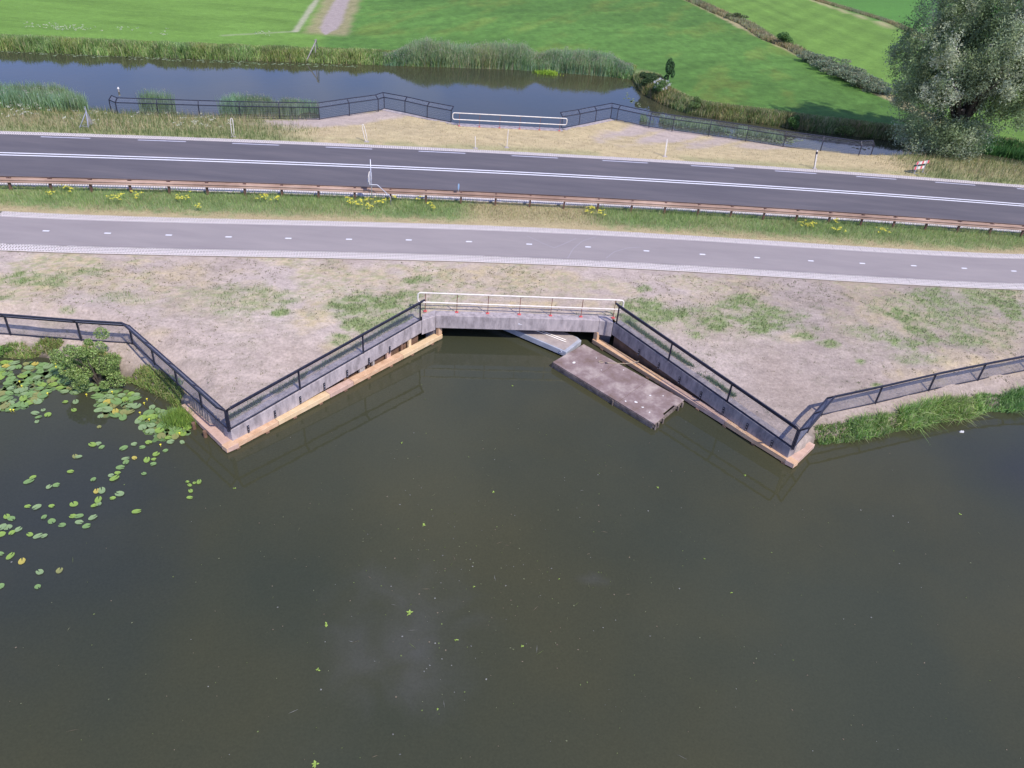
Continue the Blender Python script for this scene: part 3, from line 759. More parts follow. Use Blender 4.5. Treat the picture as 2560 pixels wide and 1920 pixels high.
# ------------------------------------------------------------------ wing walls
def wing_wall(a, b, za, zb, side, label, nbr, mt, thick=.45, band=.62, flip=False, br_rng=(.06, .9)):
    d = b - a; L = np.hypot(*d); d = d / L; n = np.array([-d[1], d[0]]) * side    # towards the land
    w = empty('wing_wall', (a[0], a[1], za), label, 'wall', 'concrete wing walls beside the bridges')
    base = [a, b, b + n * thick, a + n * thick]
    if side < 0: base = base[::-1]
    zt = [za, zb, zb, za]; zbm = [za - band, zb - band, zb - band, za - band]
    if side < 0: zt = zt[::-1]; zbm = zbm[::-1]
    MB().prism(base, zbm, zt).build('wall_beam', mt, w, bevel=.015)
    in0, in1 = a + n * .22, b + n * .22
    base = [in0, in1, in1 + n * .12, in0 + n * .12]
    if side < 0: base = base[::-1]
    MB().prism(base, -2.6, [z + .05 for z in zbm]).build('sheet_piling', MAT['timber_dark'], w)
    out = []
    for i in range(nbr):
        t = br_rng[0] + (br_rng[1] - br_rng[0]) * i / max(1, nbr - 1)
        p = a + d * L * t - n * .02; zz = za + (zb - za) * t
        out.append((p, zz))
        br = MB(); rz = math.atan2(d[1], d[0])
        ztop = zz - (.14 + .22 * t)
        br.box((p[0], p[1], ztop - .20), (.085, .03, .34), rz)
        o = br.build('bracket', MAT['steel_dark'], w, bevel=.006)
        for q in (-.08, -.20, -.32):
            pp = p - n * .018
            MB().box((pp[0], pp[1], ztop + q), (.028, .012, .028), rz).build('bolt', MAT['galv'], o)
    return w, d, n
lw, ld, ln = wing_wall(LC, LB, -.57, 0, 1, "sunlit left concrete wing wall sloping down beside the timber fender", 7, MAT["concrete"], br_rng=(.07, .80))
rw, rd, rn = wing_wall(RC, RB, -.57, 0, -1, 'dark shaded right concrete wing wall behind the moored raft', 7, MAT['concrete_shade'], br_rng=(.08, .82))
# return stubs at the outer corners
def stub(w, c, to, name='wall_end'):
    d = to - c; L = np.hypot(*d); d /= L; n = np.array([-d[1], d[0]])
    MB().prism([c + d * .02 + n * -.0, c + d * L, c + d * L + n * .3, c + d * .02 + n * .3] if n[1] > 0 else [c + n * .3, c + d * L + n * .3, c + d * L, c], -1.3, [-.6, -.72, -.72, -.6]).build(name, MAT['concrete'], w)
stub(rw, RC + np.array([.02, .03]), RC + np.array([.28, .30]))
wing_wall(FLC, FBL + [0, .0], -.42, 0, -1, 'far left concrete wing wall under the dark mesh fence', 0, MAT['concrete'], thick=.4)
wing_wall(FRC, FBR + [0, .0], -.42, 0, 1, 'far right concrete wing wall under the dark mesh fence', 0, MAT['concrete'], thick=.4)

# ------------------------------------------------------------------ timber fenders
FZ = -1.05
def beam_piece(a, b, w, h, z, mt, parent, nside, name='fender_board'):
    "board with its outer edge on a-b"
    a = np.array(a); b = np.array(b); d = (b - a) / np.hypot(*(b - a)); n = np.array([-d[1], d[0]]) * nside
    g = d * .006
    base = [a + g, b - g, b - g + n * w, a + g + n * w]
    if nside < 0: base = base[::-1]
    return MB().prism(base, z - h, z).build(name, mt, parent, bevel=.012)
def fender(name, label, corner, end_b, end_r, side, mats, npiles, joints):
    f = empty(name, (corner[0], corner[1], FZ), label, 'fender', 'timber fenders at the canal mouth')
    a, b = np.array(corner), np.array(end_b)
    ts = [0] + joints + [1]
    for i in range(len(ts) - 1):
        beam_piece(a + (b - a) * ts[i], a + (b - a) * ts[i + 1], .32, .20, FZ + (i % 2) * .004, mats[i % len(mats)], f, side)
    d = (b - a) / np.hypot(*(b - a)); n = np.array([-d[1], d[0]]) * side
    for i in range(npiles):
        t = .04 + .9 * i / (npiles - 1); p = a + (b - a) * t + n * .02
        MB().box((p[0], p[1], -1.42), (.16, .12, .36), math.atan2(d[1], d[0])).build('pile_head', MAT['timber_dark'], f, bevel=.01)
    r = np.array(end_r)
    beam_piece(a + (r - a) * .0 + 0 * n, r, (.48 if side > 0 else .36), .20, FZ - .006, MAT['timber2'], f, -side, 'return_board')
    p = b - d * .12 + n * .12
    MB().box((p[0], p[1], -1.0), (.22, .16, .74), math.atan2(d[1], d[0])).build('end_pile', MAT['timber'], f, bevel=.01)
    return f, d, n
fl, fd, fn_ = fender('timber_fender', 'pale new timber fender along the left wing wall, edged by lily pads', (-9.95, 21.02), (-3.33, 30.12), (-12.5, 23.3), 1, [MAT['timber'], MAT['timber3'], MAT['timber2'], MAT['timber'], MAT['timber3']], 9, [.2, .42, .53, .78])
fr, frd, frn = fender('timber_fender', 'narrow new timber fender along the right wing wall beside the raft', (10.93, 23.06), (3.5, 30.9), (12.1, 24.45), -1, [MAT['timber'], MAT['timber2'], MAT['timber']], 8, [.30, .62])
for px, py in ((484, 1061), (512, 1082)):
    p = at(px, py, -1.1)
    MB().tube([(p[0], p[1], -1.7), (p[0], p[1], -1.02)], .07, 10).build('round_pile', MAT['timber_dark'], fl)
# upright timbers standing in the gap under the left wall
for t, w, mt in ((.93, .16, MAT['timber3']), (.88, .09, MAT['timber_dark']), (.80, .24, MAT['timber2']), (.71, .10, MAT['greywood']), (.645, .28, MAT['greywood']), (.55, .12, MAT['timber_dark'])):
    p = LC + (LB - LC) * t + np.array([-ln[0], -ln[1]]) * -.09
    MB().box((p[0], p[1], -1.25), (w, .1, 1.2 - .35 * 0), math.atan2(ld[1], ld[0])).build('upright_timber', mt, fl)

# ------------------------------------------------------------------ railings
def railing(name, label, pts, mid, top, over0, over1, group):
    pts = [np.array(p) for p in pts]; o = empty(name, pts[0], label, 'railing', group)
    a, b = pts[0], pts[-1]; d = (b - a) / np.linalg.norm(b - a)
    s, e = a - d * over0, b + d * over1; r = .13; path = []
    def P(base, z, q=0): return np.array([base[0], base[1], z]) + d * q * np.array([1, 1, 0])
    h = top - mid
    for k in range(7):
        an = math.pi / 2 * k / 6; path.append(P(s, top - r + r * math.sin(an), r - r * math.cos(an)))
    for k in range(7):
        an = math.pi / 2 * k / 6; path.append(P(e, top - r + r * math.cos(an), -r + r * math.sin(an)))
    for k in range(7):
        an = math.pi / 2 * k / 6; path.append(P(e, mid + r - r * math.sin(an), -r + r * math.cos(an)))
    for k in range(7):
        an = math.pi / 2 * k / 6; path.append(P(s, mid + r - r * math.cos(an), r - r * math.sin(an)))
    MB().tube(path, .034, 10, closed=True).build('rail_loop', MAT['white'], o, smooth=True)
    for p in pts:
        q = MB(); q.bar((p[0], p[1], p[2]), (p[0], p[1], top - .03), .028, .028).build('post', MAT['rust_post'], o)
        fp = MB(); fp.box((p[0], p[1], p[2] + .012), (.14, .13, .024), math.atan2(d[1], d[0]))
        fo = fp.build('foot_plate', MAT['red'], o)
    return o
z3 = lambda x, y: (1000 + x / 3.456, 680 + y / 3.456)
rp = [at(*z3(x, y), .02) for x, y in ((218, 338), (490, 347), (757, 357), (1030, 366), (1300, 376), (1562, 386), (1840, 396))]
l0, l1 = rp[0], rp[-1]
rp = [l0 + (l1 - l0) * ((p - l0) @ (l1 - l0) / ((l1 - l0) @ (l1 - l0))) for p in rp]
railing('bridge_railing', 'white two-bar railing with red foot plates on the near bridge edge', rp, .47, .94, .33, .37, 'white tube railings on the bridge')
f1, f2 = at(1148, 314.8, .01), at(1398, 327.0, .01)
railing('bridge_railing', 'white two-bar railing beyond the road on the far bridge edge', [f1 + (f2 - f1) * k / 5 for k in range(6)], .47, .94, .5, .5, 'white tube railings on the bridge')

# ------------------------------------------------------------------ mesh fences with an outward canted top
def fence(label, pts, out_side, h=.87, cant=.36, step=.032, wr=.0030, rail=.062, hstep=.064, end_tip=(0, 0), group='dark steel mesh fences along the banks'):
    pts = [np.array(p, float) for p in pts]
    f = empty('mesh_fence', pts[0], label, 'fence', group)
    N = len(pts); dirs = []
    for i in range(N - 1):
        d = (pts[i + 1] - pts[i])[:2]; dirs.append(d / np.hypot(*d))
    def nrm(d): return np.array([-d[1], d[0]]) * out_side
    outs = []
    for i in range(N):
        a = nrm(dirs[max(0, i - 1)]); b = nrm(dirs[min(N - 2, i)])
        m = a + b; m /= np.hypot(*m); m = m / max(.35, m @ a); outs.append(m)
    c = cant * .7071
    knee = [p + [0, 0, h] for p in pts]
    tip = [p + np.array([o[0] * c, o[1] * c, h + c]) for p, o in zip(pts, outs)]
    for i in range(N):
        m = MB(); m.bar(pts[i] - [0, 0, .06], knee[i], rail, rail); m.bar(knee[i], tip[i], rail, rail)
        m.build('post', MAT['steel_dark'], f)
    for nm, line, w in (('top_rail', tip, rail), ('middle_rail', knee, rail), ('bottom_rail', [p + [0, 0, .04] for p in pts], rail * .7)):
        m = MB()
        for a, b in zip(line[:-1], line[1:]): m.bar(a, b, w, w)
        m.build(nm, MAT['steel_dark'], f)
    for i in range(N - 1):
        L = np.linalg.norm(pts[i + 1] - pts[i]); n = max(2, int(L / step)); V = []; Fc = []
        def wire(a, b, r=wr):
            a = np.asarray(a); b = np.asarray(b); d = b - a; d = d / np.linalg.norm(d)
            ref = np.array([0, 0, 1.]) if abs(d[2]) < .8 else np.array([1., 0, 0])
            x = np.cross(d, ref); x /= np.linalg.norm(x); y = np.cross(x, d)
            k = len(V)
            for q in (a, b):
                V.extend([q + x * r, q - x * r * .5 + y * r * .87, q - x * r * .5 - y * r * .87])
            Fc.extend([(k, k + 1, k + 4, k + 3), (k + 1, k + 2, k + 5, k + 4), (k + 2, k, k + 3, k + 5)])
        for k in range(1, n):
            t = k / n
            p0 = pts[i] * (1 - t) + pts[i + 1] * t; k0 = knee[i] * (1 - t) + knee[i + 1] * t; t0 = tip[i] * (1 - t) + tip[i + 1] * t
            wire(p0 + [0, 0, .04], k0); wire(k0, t0)
        for q in range(1, int(h / hstep)):
            z = q * hstep; wire(pts[i] + [0, 0, z], pts[i + 1] + [0, 0, z])
        for q in range(1, int(cant / hstep)):
            s = q * hstep / cant; wire(knee[i] * (1 - s) + tip[i] * s, knee[i + 1] * (1 - s) + tip[i + 1] * s)
        np_mesh('mesh_panel', np.array(V), np.array(Fc), np.full((len(V), 3), .3), MAT['wire'], parent=f)
    return f
z48 = lambda x, y: (480 + x / 3.456, 680 + y / 3.456)
z15 = lambda x, y: (1500 + x / 3.456, 720 + y / 3.456)
def wallpts(pxs, a, b, za, zb, inset):
    out = []; d = b - a; L = np.hypot(*d); dd = d / L
    for px in pxs:
        z = -.2
        for _ in range(8):
            p = at(*px, z); t = np.clip((p[:2] - a) @ dd / L, 0, 1); z = za + (zb - za) * t
        q = a + d * t + inset; out.append(np.array([q[0], q[1], z + .005]))
    return out
wl_pts = wallpts([z48(335, 1370), z48(940, 1020), z48(1485, 705), z48(1975, 422)], LC, LB, -.57, 0, ln * .05)
wr_pts = wallpts([z15(1650, 1385), z15(1097, 985), z15(585, 630), z15(118, 318)], RC, RB, -.57, 0, rn * .05)
fence('dark mesh fence standing on the sunlit left wing wall', wl_pts, -1, step=.03)
fence('dark mesh fence standing on the shaded right wing wall', wr_pts, 1, step=.03)
lf = [on(-330, 812), on(-155, 824), on(27, 837), on(204, 851), on(333, 860)]
dg = np.array(lf[-1]); lc3 = wl_pts[0] + np.array([-.06, -.02, 0])
lf += [dg + (lc3 - dg) * k / 4 for k in (1, 2, 3)] + [lc3]
for q in lf[5:8]: q[2] = max(q[2], gz1(q[0], q[1]))
fence('long mesh fence at the left bank, bending past the bush to the wall corner', lf, -1, step=.03)
rc3 = wr_pts[0] + np.array([.06, -.02, 0])
bend = on(2052, 1039)
rf = [rc3, rc3 + (bend - rc3) * .5, bend, on(2187.7, 1008.8), on(2320.8, 977), on(2443.7, 951), on(2568, 926), on(2700, 898), on(2840, 868)]
fence('mesh fence on the right bank above the tall shore grass', rf, -1, step=.03)
def farpt(px, py): return on(px, py, -.75) if True else None
fl_px = [(279, 281), (295, 288), (397, 291), (500, 294), (602, 296.5), (700, 298), (798.6, 299), (873.8, 287), (945.8, 276.5), (960.6, 271.5), (1012.4, 281), (1068, 294.3), (1127.6, 306)]
fr_px = [(1403.6, 321), (1447.2, 313), (1487.8, 304), (1526, 296.5), (1541.9, 300), (1622, 317.7), (1679.9, 326.4), (1771.3, 338.5), (1864, 352.4), (1957, 367), (2050, 379.5), (2145, 392.6), (2176, 390)]
def far_fence_pts(pxl, c, e, cidx):
    out = []
    for i, (x, y) in enumerate(pxl):
        p = at(x, y, -.33)
        if (cidx == 'L' and i >= 9) or (cidx == 'R' and i <= 3):
            z = -.42
            for _ in range(6):
                p = at(x, y, z); t = np.clip(np.hypot(*(p[:2] - c)) / np.hypot(*(e - c)), 0, 1); z = -.42 + .42 * t
            p = at(x, y, z)
        out.append(p)
    return out
fence('far left mesh fence in front of the reeds beyond the road', far_fence_pts(fl_px, FLC, FBL, 'L'), 1, step=.07, wr=.0042, hstep=.12, rail=.055)
fence('far right mesh fence beyond the road reaching towards the willow', far_fence_pts(fr_px, FRC, FBR, 'R'), 1, step=.07, wr=.0042, hstep=.12, rail=.055)

# ------------------------------------------------------------------ guardrail
gr = empty('guardrail', (0, float(guard_y(0)), 0), 'long rusty brown steel guardrail between the road and the flowery verge', 'guardrail')
def wbeam(x0, x1, off, side, z0=.46):
    prof = [(0, 0), (.05, .03), (.05, .08), (0, .12), (.05, .16), (.05, .21), (0, .24)]
    xs = np.linspace(x0, x1, 3); m = MB(); vs = []; n = len(prof)
    for x in xs:
        y = float(guard_y(x)) + off
        for q, z in prof: vs.append((x, y + side * q, z0 + z))
        for q, z in prof[::-1]: vs.append((x, y + side * (q - .012), z0 + z))
    k = 2 * n; fs = []
    for i in range(len(xs) - 1):
        for j in range(k): fs.append((i * k + j, i * k + (j + 1) % k, (i + 1) * k + (j + 1) % k, (i + 1) * k + j))
    m.add(vs, fs); return m
x = -38.0
while x < 46:
    wbeam(x, x + 3.99, -.02, -1).build('rail_beam', MAT['guard'], gr)
    wbeam(x, x + 3.99, .34, 1).build('rail_beam', MAT['guard'], gr)
    x += 4
xp = at(1280 + 155 / 3.456, 400 + 372 / 3.456)[0]
x = xp - 2.0 * 18
while x < 44:
    y = float(guard_y(x)) + .09
    MB().box((x, y, .36), (.10, .13, .74)).build('post', MAT['guard_post'], gr)
    MB().box((x, y + .07, .56), (.05, .34, .16)).build('spacer', MAT['guard_post'], gr)
    x += 2.0
# blue-grey reflector on top of the guardrail
rx = at(1146, 480, .72)[0]; ry = float(guard_y(rx)) + .09
ro = empty('rail_reflector', (rx, ry, .71), 'small blue-grey round plate standing on top of the guardrail', 'reflector')
MB().bar((rx, ry, .70), (rx, ry, .86), .02, .02).build('stem', MAT['galv'], ro)

m = MB(); ring = [(rx + .03 * math.cos(a), ry + .12 * math.cos(a), 1.02 + .19 * math.sin(a)) for a in np.linspace(0, 2 * math.pi, 16, endpoint=False)]
m.add([(p[0] - .008, p[1], p[2]) for p in ring] + [(p[0] + .008, p[1], p[2]) for p in ring], [tuple(range(15, -1, -1)), tuple(range(16, 32))] + [(i, (i + 1) % 16, 16 + (i + 1) % 16, 16 + i) for i in range(16)])
m.build('plate', MAT['blue'], ro)

# ------------------------------------------------------------------ sign pole with bent bracket pipe
sb = at(930.5, 507, 0); Ys = sb[1]
sp_ = empty('sign_post', (sb[0], sb[1], 0), 'thin grey pole with a sign seen edge-on and a bent tube beside the guardrail', 'sign')
q = lambda zx, zy: atY(840 + zx / 10.05, 380 + zy / 10.05, Ys)
top = q(860, 185); MB().tube([(sb[0], sb[1], -.1), top], .026, 10).build('pole', MAT['galv'], sp_, smooth=True)
pts = [q(800, 655), q(815, 790), q(822, 815), q(1035, 815), q(1060, 830), q(1360, 1105), q(1377, 1135), q(1385, 1360)]
for p in pts: p[1] -= .06
MB().tube(pts, .022, 8).build('bent_tube', MAT['galv'], sp_, smooth=True)
c = q(862, 640); m = MB()
ring = []
for k in range(8):
    a = math.pi / 8 + k * math.pi / 4
    ring.append((c[0] - .02 + .036 * math.cos(a), c[1] + .30 * math.cos(a), c[2] + .38 * math.sin(a)))
m.add([(p[0] - .01, p[1], p[2]) for p in ring] + [(p[0] + .01, p[1], p[2]) for p in ring], [tuple(range(7, -1, -1)), tuple(range(8, 16))] + [(i, (i + 1) % 8, 8 + (i + 1) % 8, 8 + i) for i in range(8)])
m.build('sign_plate', MAT['signback'], sp_)
rim = MB().tube(ring, .014, 6, closed=True).build('rim', MAT['white'], sp_)
for dz in (-.15, .15):
    MB().bar((c[0] - .02, c[1] - .1, c[2] + dz), (c[0] + .05, c[1] + .1, c[2] + dz), .03, .03).build('clamp', MAT['galv'], sp_)

# ------------------------------------------------------------------ white roadside marker posts
def marker(basepx, toppx, kind, label, z=-.03):
    b = on(*basepx); tp = atY(toppx[0], toppx[1], b[1]); o = empty('marker_post', b, label, 'marker post', 'white marker posts on the verge beyond the road')
    b = b - [0, 0, .05]
    if kind == 'hoop':
        d = (tp - b); n = 14; path = []
        for k in range(2 * n):
            a = 2 * math.pi * k / (2 * n); s = .5 - .5 * math.cos(a); w = .085 * np.sign(math.sin(a)) * abs(math.sin(a)) ** .5
            path.append(b + d * (.08 + .92 * s) + np.array([w, 0, 0]))
        MB().tube(path, .024, 6, closed=True).build('post_shell', MAT['white'], o, smooth=True)
    else:
        w = .05 if kind == 'thin' else .09
        MB().bar(b, tp, w, .05, (0, 1, 0)).build('post_shell', MAT['white'], o, bevel=.01)
        if kind == 'plate':
            a = b + (tp - b) * .80; c_ = b + (tp - b) * .92
            MB().bar(a, c_, w + .006, .056, (0, 1, 0)).build('dark_band', MAT['steel_dark'], o)
            MB().bar(b + (tp - b) * .0 + [-.05, .02, 0], tp + [-.05, .02, -.1], .03, .04, (0, 1, 0)).build('back_edge', MAT['steel_dark'], o)
    mb_ = MB(); mb_.box((b[0], b[1], b[2] + .05), (.3, .25, .06)); mb_.build('base_block', MAT['concrete'], o, bevel=.01)
    return o
marker((583, 342), (578.5, 295.5), 'hoop', 'white hollow marker post in tall grass, leftmost of the marker posts')
marker((917, 354.5), (906.8, 311), 'hoop', 'leaning white hollow marker post below the left fence peak')
marker((1189, 371), (1188, 341), 'thin', 'shortest thin white stake just left of the taller white post')
marker((1267, 369), (1270.8, 324), 'thin', 'straight white post in front of the far white railing')
marker((1662.5, 391.5), (1668, 348.7), 'wide', 'white post on dry grass below the far right fence')
marker((2036.6, 421.5), (2043.5, 375.6), 'plate', 'white marker post with dark rear edge nearest the willow')

# grey triangular metal frame in the grass
tb_ = on(196, 320); th_ = atY(205.5, 277, tb_[1])
tf = empty('metal_frame', tb_, 'small grey triangular metal frame standing in the left verge grass', 'frame')
feet = [tb_ + [0.08, 0, 0], tb_ + [.62, .05, 0], tb_ + [.55, .9, 0]]
apex = tb_ + np.array([th_[0] - tb_[0] + .05, .35, th_[2] - tb_[2] - .12])
for ft in feet: MB().tube([ft, apex], .028, 7).build('leg', MAT['galv'], tf)
MB().tube([feet[0] + [0, 0, .12], feet[1] + [0, 0, .12], feet[2] + [0, 0, .12]], .022, 6, closed=True).build('cross_bar', MAT['galv'], tf)
MB().tube([apex, apex + [-.02, 0, .3]], .03, 7).build('peg', MAT['galv'], tf)
m = MB(); m.add([feet[1] * .85 + apex * .15, feet[2] * .85 + apex * .15, apex * .9 + feet[1] * .1], [(0, 1, 2)])
m.add([feet[1] * .85 + apex * .15 + [.01, -.01, 0], feet[2] * .85 + apex * .15 + [.01, -.01, 0], apex * .9 + feet[1] * .1 + [.01, -.01, 0]], [(2, 1, 0)])
m.build('side_plate', MAT['greywood'], tf)

# red and white barrier
zb_ = lambda x, y: (2220 + x / 11.06, 360 + y / 11.06)
p1 = on(*zb_(680, 830)); p2 = on(*zb_(1160, 760))
bo = empty('road_barrier', p1, 'red and white striped road barrier standing in tall grass under the willow', 'barrier')
ux = (p2 - p1)[:2]; ux /= np.hypot(*ux); nrmb = np.array([ux[1], -ux[0]])
def bpt(s, z, off=0): return np.array([p1[0] + ux[0] * s + nrmb[0] * off, p1[1] + ux[1] * s + nrmb[1] * off, p1[2] + z])
def board(z, s0, s1, cols, mt_list, name='board'):
    o = MB().bar(bpt(s0, z), bpt(s1, z), .03, .20).build(name, MAT['white'], bo)
    n = len(cols); w = (s1 - s0) / n
    for i, cc in enumerate(cols):
        if cc == 'r':
            MB().bar(bpt(s0 + w * i + .01, z, .0), bpt(s0 + w * (i + 1) - .01, z, .0), .036, .205).build('red_field', MAT['bred'], o)
        if cc == 'g':
            MB().bar(bpt(s0 + w * (i + .3), z, .0), bpt(s0 + w * (i + .7), z, .0), .05, .22).build('clamp', MAT['galv'], o)
Lb = 1.35
board(.78, .0, Lb, 'rgwrwgr', None); board(.42, -.05, Lb - .35, 'rgwrw', None)
MB().bar(bpt(-.15, .60, -.05), bpt(Lb - .3, .60, -.05), .02, .15).build('dark_board', MAT['dark_green'], bo)
for s in (.2, Lb - .25):
    MB().bar(bpt(s, -.05, -.03), bpt(s, .92, -.03), .04, .04).build('leg', MAT['galv'], bo)
    MB().bar(bpt(s, .0, -.3), bpt(s, .0, .3), .05, .05).build('foot', MAT['galv'], bo)

# leaning poles on the far bank
pa = on(764.4, 152, -1.25); po_ = empty('leaning_poles', pa, 'old grey wooden poles leaning together on the far bank', 'poles')
pt = atY(790.5, 101, pa[1] + .8); MB().tube([pa, pt], .055, 7).build('pole', MAT['greywood'], po_)
pb = on(789, 138, -1.2); pt2 = atY(787.5, 99, pb[1]); MB().tube([pb, pt2], .05, 7).build('pole', MAT['greywood'], po_)
pb2 = on(795, 128, -1.2); MB().tube([pb2, pt + [0, 0, .1]], .04, 7).build('pole', MAT['greywood'], po_)

sk = at(297, 229, WZ); so_ = empty('mooring_stake', sk, 'lone stake head poking from the far canal near the fence end', 'stake')
MB().tube([sk - [0, 0, .3], sk + [0, 0, .22]], [.07, .06], 8).build('stake', MAT['greywood'], so_)
MB().tube([sk + [0, 0, .22], sk + [.02, 0, .34]], [.09, .05], 8).build('cap', MAT['chalk'], so_)

# ------------------------------------------------------------------ raft, pontoon, rope
A_, B_, C_, D_ = [np.array(p) for p in ((1.68, 28.58), (3.08, 30.30), (7.18, 26.6), (5.77, 24.75))]
raft = empty('raft', (4.4, 27.5, -1.0), 'large weathered brown plank raft moored beside the right timber fender', 'raft')
cen = (A_ + B_ + C_ + D_) / 4
def shr(p, k): return cen + (p - cen) * k
u_ = (D_ - A_) / np.hypot(*(D_ - A_)); v_ = (B_ - A_) / np.hypot(*(B_ - A_))
L_ = np.hypot(*(D_ - A_)); W_ = np.hypot(*(B_ - A_))
def rq(s, t): return A_ * (1 - s) * (1 - t) + D_ * s * (1 - t) + C_ * s * t + B_ * (1 - s) * t
for s0, s1 in ((0, .355), (.355, .665), (.665, 1)):
    g = .0012
    pts = [rq(s0 + g, 0), rq(s1 - g, 0), rq(s1 - g, 1), rq(s0 + g, 1)]
    if s1 == 1: pts = [rq(s0 + g, 0), rq(1, 0), rq(1, .33), rq(.975, .36), rq(.975, .72), rq(1, .75), rq(1, 1), rq(s0 + g, 1)]
    MB().prism(pts, -1.05, -1.0 + random.uniform(-.003, .004)).build('deck_panel', MAT['raftdeck'], raft, bevel=.006)
for (s, t, s2, t2) in ((0, 0, 1, 0), (1, 0, 1, 1), (1, 1, 0, 1), (0, 1, 0, 0)):
    a, b = rq(s, t), rq(s2, t2); ia, ib = shr(a, .985), shr(b, .985)
    MB().bar((ia[0], ia[1], -1.12), (ib[0], ib[1], -1.12), .06, .13).build('side_board', MAT['raftside'], raft)
    ia, ib = shr(a, .97), shr(b, .97)
    MB().bar((ia[0], ia[1], -1.26), (ib[0], ib[1], -1.26), .05, .13).build('lower_board', MAT['raftside'], raft)
for s, t in ((1.0, .03), (1.0, .12), (1.0, .28), (1.0, .8), (1.0, .95), (.62, -.004), (.0, .02)):
    p = rq(s, t) if s < 1 else rq(1.006, t)
    MB().tube([(p[0], p[1], -1.30), (p[0], p[1], -1.06)], .045, 8).build('buoy_end', MAT['raftside'], raft)
MB().box((*rq(.30, .82), -.992), (.13, .10, .03), .3).build('mooring_eye', MAT['steel_dark'], raft)
for s, t, r in ((.12, .32, .09), (.76, .25, .07), (.83, .22, .06), (.79, .62, .05), (.9, .2, .05), (.45, .9, .04), (.7, .12, .05), (.33, .55, .03), (.86, .8, .04), (.2, .8, .03)):
    p = rq(s, t); n = 7
    ring = [(p[0] + r * random.uniform(.4, 1.1) * math.cos(2 * math.pi * k / n), p[1] + r * random.uniform(.4, 1.1) * math.sin(2 * math.pi * k / n)) for k in range(n)]
    MB().prism(ring, -1.0, -.991).build('dropping_stain', MAT['chalk'], raft)

Fp = np.array([2.28, 29.42]); dl = np.array([-.847, .532]); dr = np.array([.49, .87]); dr = np.array([.532, .847])
pon = empty('pontoon', (Fp[0], Fp[1], -.95), 'grey concrete pontoon half hidden under the bridge beam', 'pontoon')
wpt = 1.32
poly = [Fp, Fp + dr * (wpt - .0), Fp + dr * (wpt + .12) + dl * .28, Fp + dr * (wpt + .12) + dl * 5.2, Fp + dl * 5.2]
MB().prism(poly, -1.22, -.955).build('hull', MAT['pontoon'], pon, bevel=.02)
cp = sum(poly) / 5
MB().prism([cp + (p - cp) * .93 for p in poly], -.955, -.945).build('deck', MAT['pontoontop'], pon)
m = MB(); c = Fp + dl * .28 - dr * .01
ring = [(c[0] + dl[0] * .055 * math.cos(a), c[1] + dl[1] * .055 * math.cos(a), -1.07 + .055 * math.sin(a)) for a in np.linspace(0, 2 * math.pi, 14, endpoint=False)]
m.tube(ring, .018, 6, closed=True).build('lifting_ring', MAT['galv'], pon)
m = MB(); c = Fp + dl * 3.55 - dr * .01
m.box((c[0], c[1], -1.02), (.07, .03, .07)).build('lifting_socket', MAT['steel_dark'], pon)
for k in (0, 1):
    pp = empty('pipe', (*(Fp + dl * .4 + dr * (.62 + k * .13)), -.91), ('thin white tube' if k == 0 else 'second thin white tube, on the bridge side,') + ' lying on the grey pontoon', 'tube')
    a = Fp + dl * (.42 + .1 * k) + dr * (.66 + k * .14); b = Fp + dl * 3.6 + dr * (.50 + k * .12)
    MB().tube([(a[0], a[1], -.915), (b[0], b[1], -.915)], .022, 8).build('tube', MAT['white'], pp, smooth=True)
ra, rb_ = rq(.30, .82), at(1340 + 1415 / 5.53, 780 + 690 / 5.53, -.85)[:2]
rb_ = rb_
path = []
for k in range(17):
    t = k / 16; z = -.96 + (.16) * t - .14 * math.sin(math.pi * t) * (1 - .2 * t)
    if t < .35: z = -.975
    path.append((ra[0] * (1 - t) + rb_[0] * t + .04 * math.sin(9 * t), ra[1] * (1 - t) + rb_[1] * t, max(z, -.975)))
m = MB().tube(path, .014, 6); o = m.build('rope', MAT['rope'], origin=path[0]); tag(o, 'pale mooring rope stretched from the raft to the right wing wall', 'rope')
ko = MB().tube([(ra[0] - .25 + .1 * math.cos(a), ra[1] + .02 + .07 * math.sin(a), -.975 + .006 * a / 6) for a in np.linspace(0, 11, 26)], .012, 5).build('rope_coil', MAT['rope'], o)

# ------------------------------------------------------------------ water lilies
def pad_mats():
    out = []
    for nm, a, b in (('mid_green_pad', (.15, .25, .08), (.20, .31, .11)), ('grey_green_pad', (.19, .28, .12), (.25, .34, .16)), ('bright_green_pad', (.19, .31, .06), (.26, .37, .08)), ('olive_pad', (.20, .22, .07), (.27, .27, .10)), ('yellowing_pad', (.40, .33, .06), (.46, .40, .10))):
        out.append(mat(nm, a, b, 7, .5, .2, spec=.3))
    return out
PM = pad_mats()
def pad_mesh(mt, seed, el=1.0):
    rr = random.Random(seed); n = 15; V = [(0.0, 0, .004)]; Fs = []
    notch = .22
    for ring_r, zz in ((.55, .005), (1.0, .009)):
        for k in range(n):
            a = notch + (2 * math.pi - 2 * notch) * k / (n - 1)
            r = ring_r * (1 + .03 * rr.uniform(-1, 1)); z = zz + (.012 * rr.random() if ring_r == 1 else 0)
            V.append((r * math.cos(a) * el, r * math.sin(a), z))
    for k in range(n - 1):
        Fs.append((0, 1 + k, 2 + k)); Fs.append((1 + k, 1 + n + k, 2 + n + k, 2 + k))
    me = bpy.data.meshes.new('lily_pad'); me.from_pydata([(x, y, z) for x, y, z in V], [], Fs); me.materials.append(mt); me.update(); return me
PMESH = [[pad_mesh(mt, s, 1.0 + .15 * (s % 3)) for s in range(3)] for mt in PM]
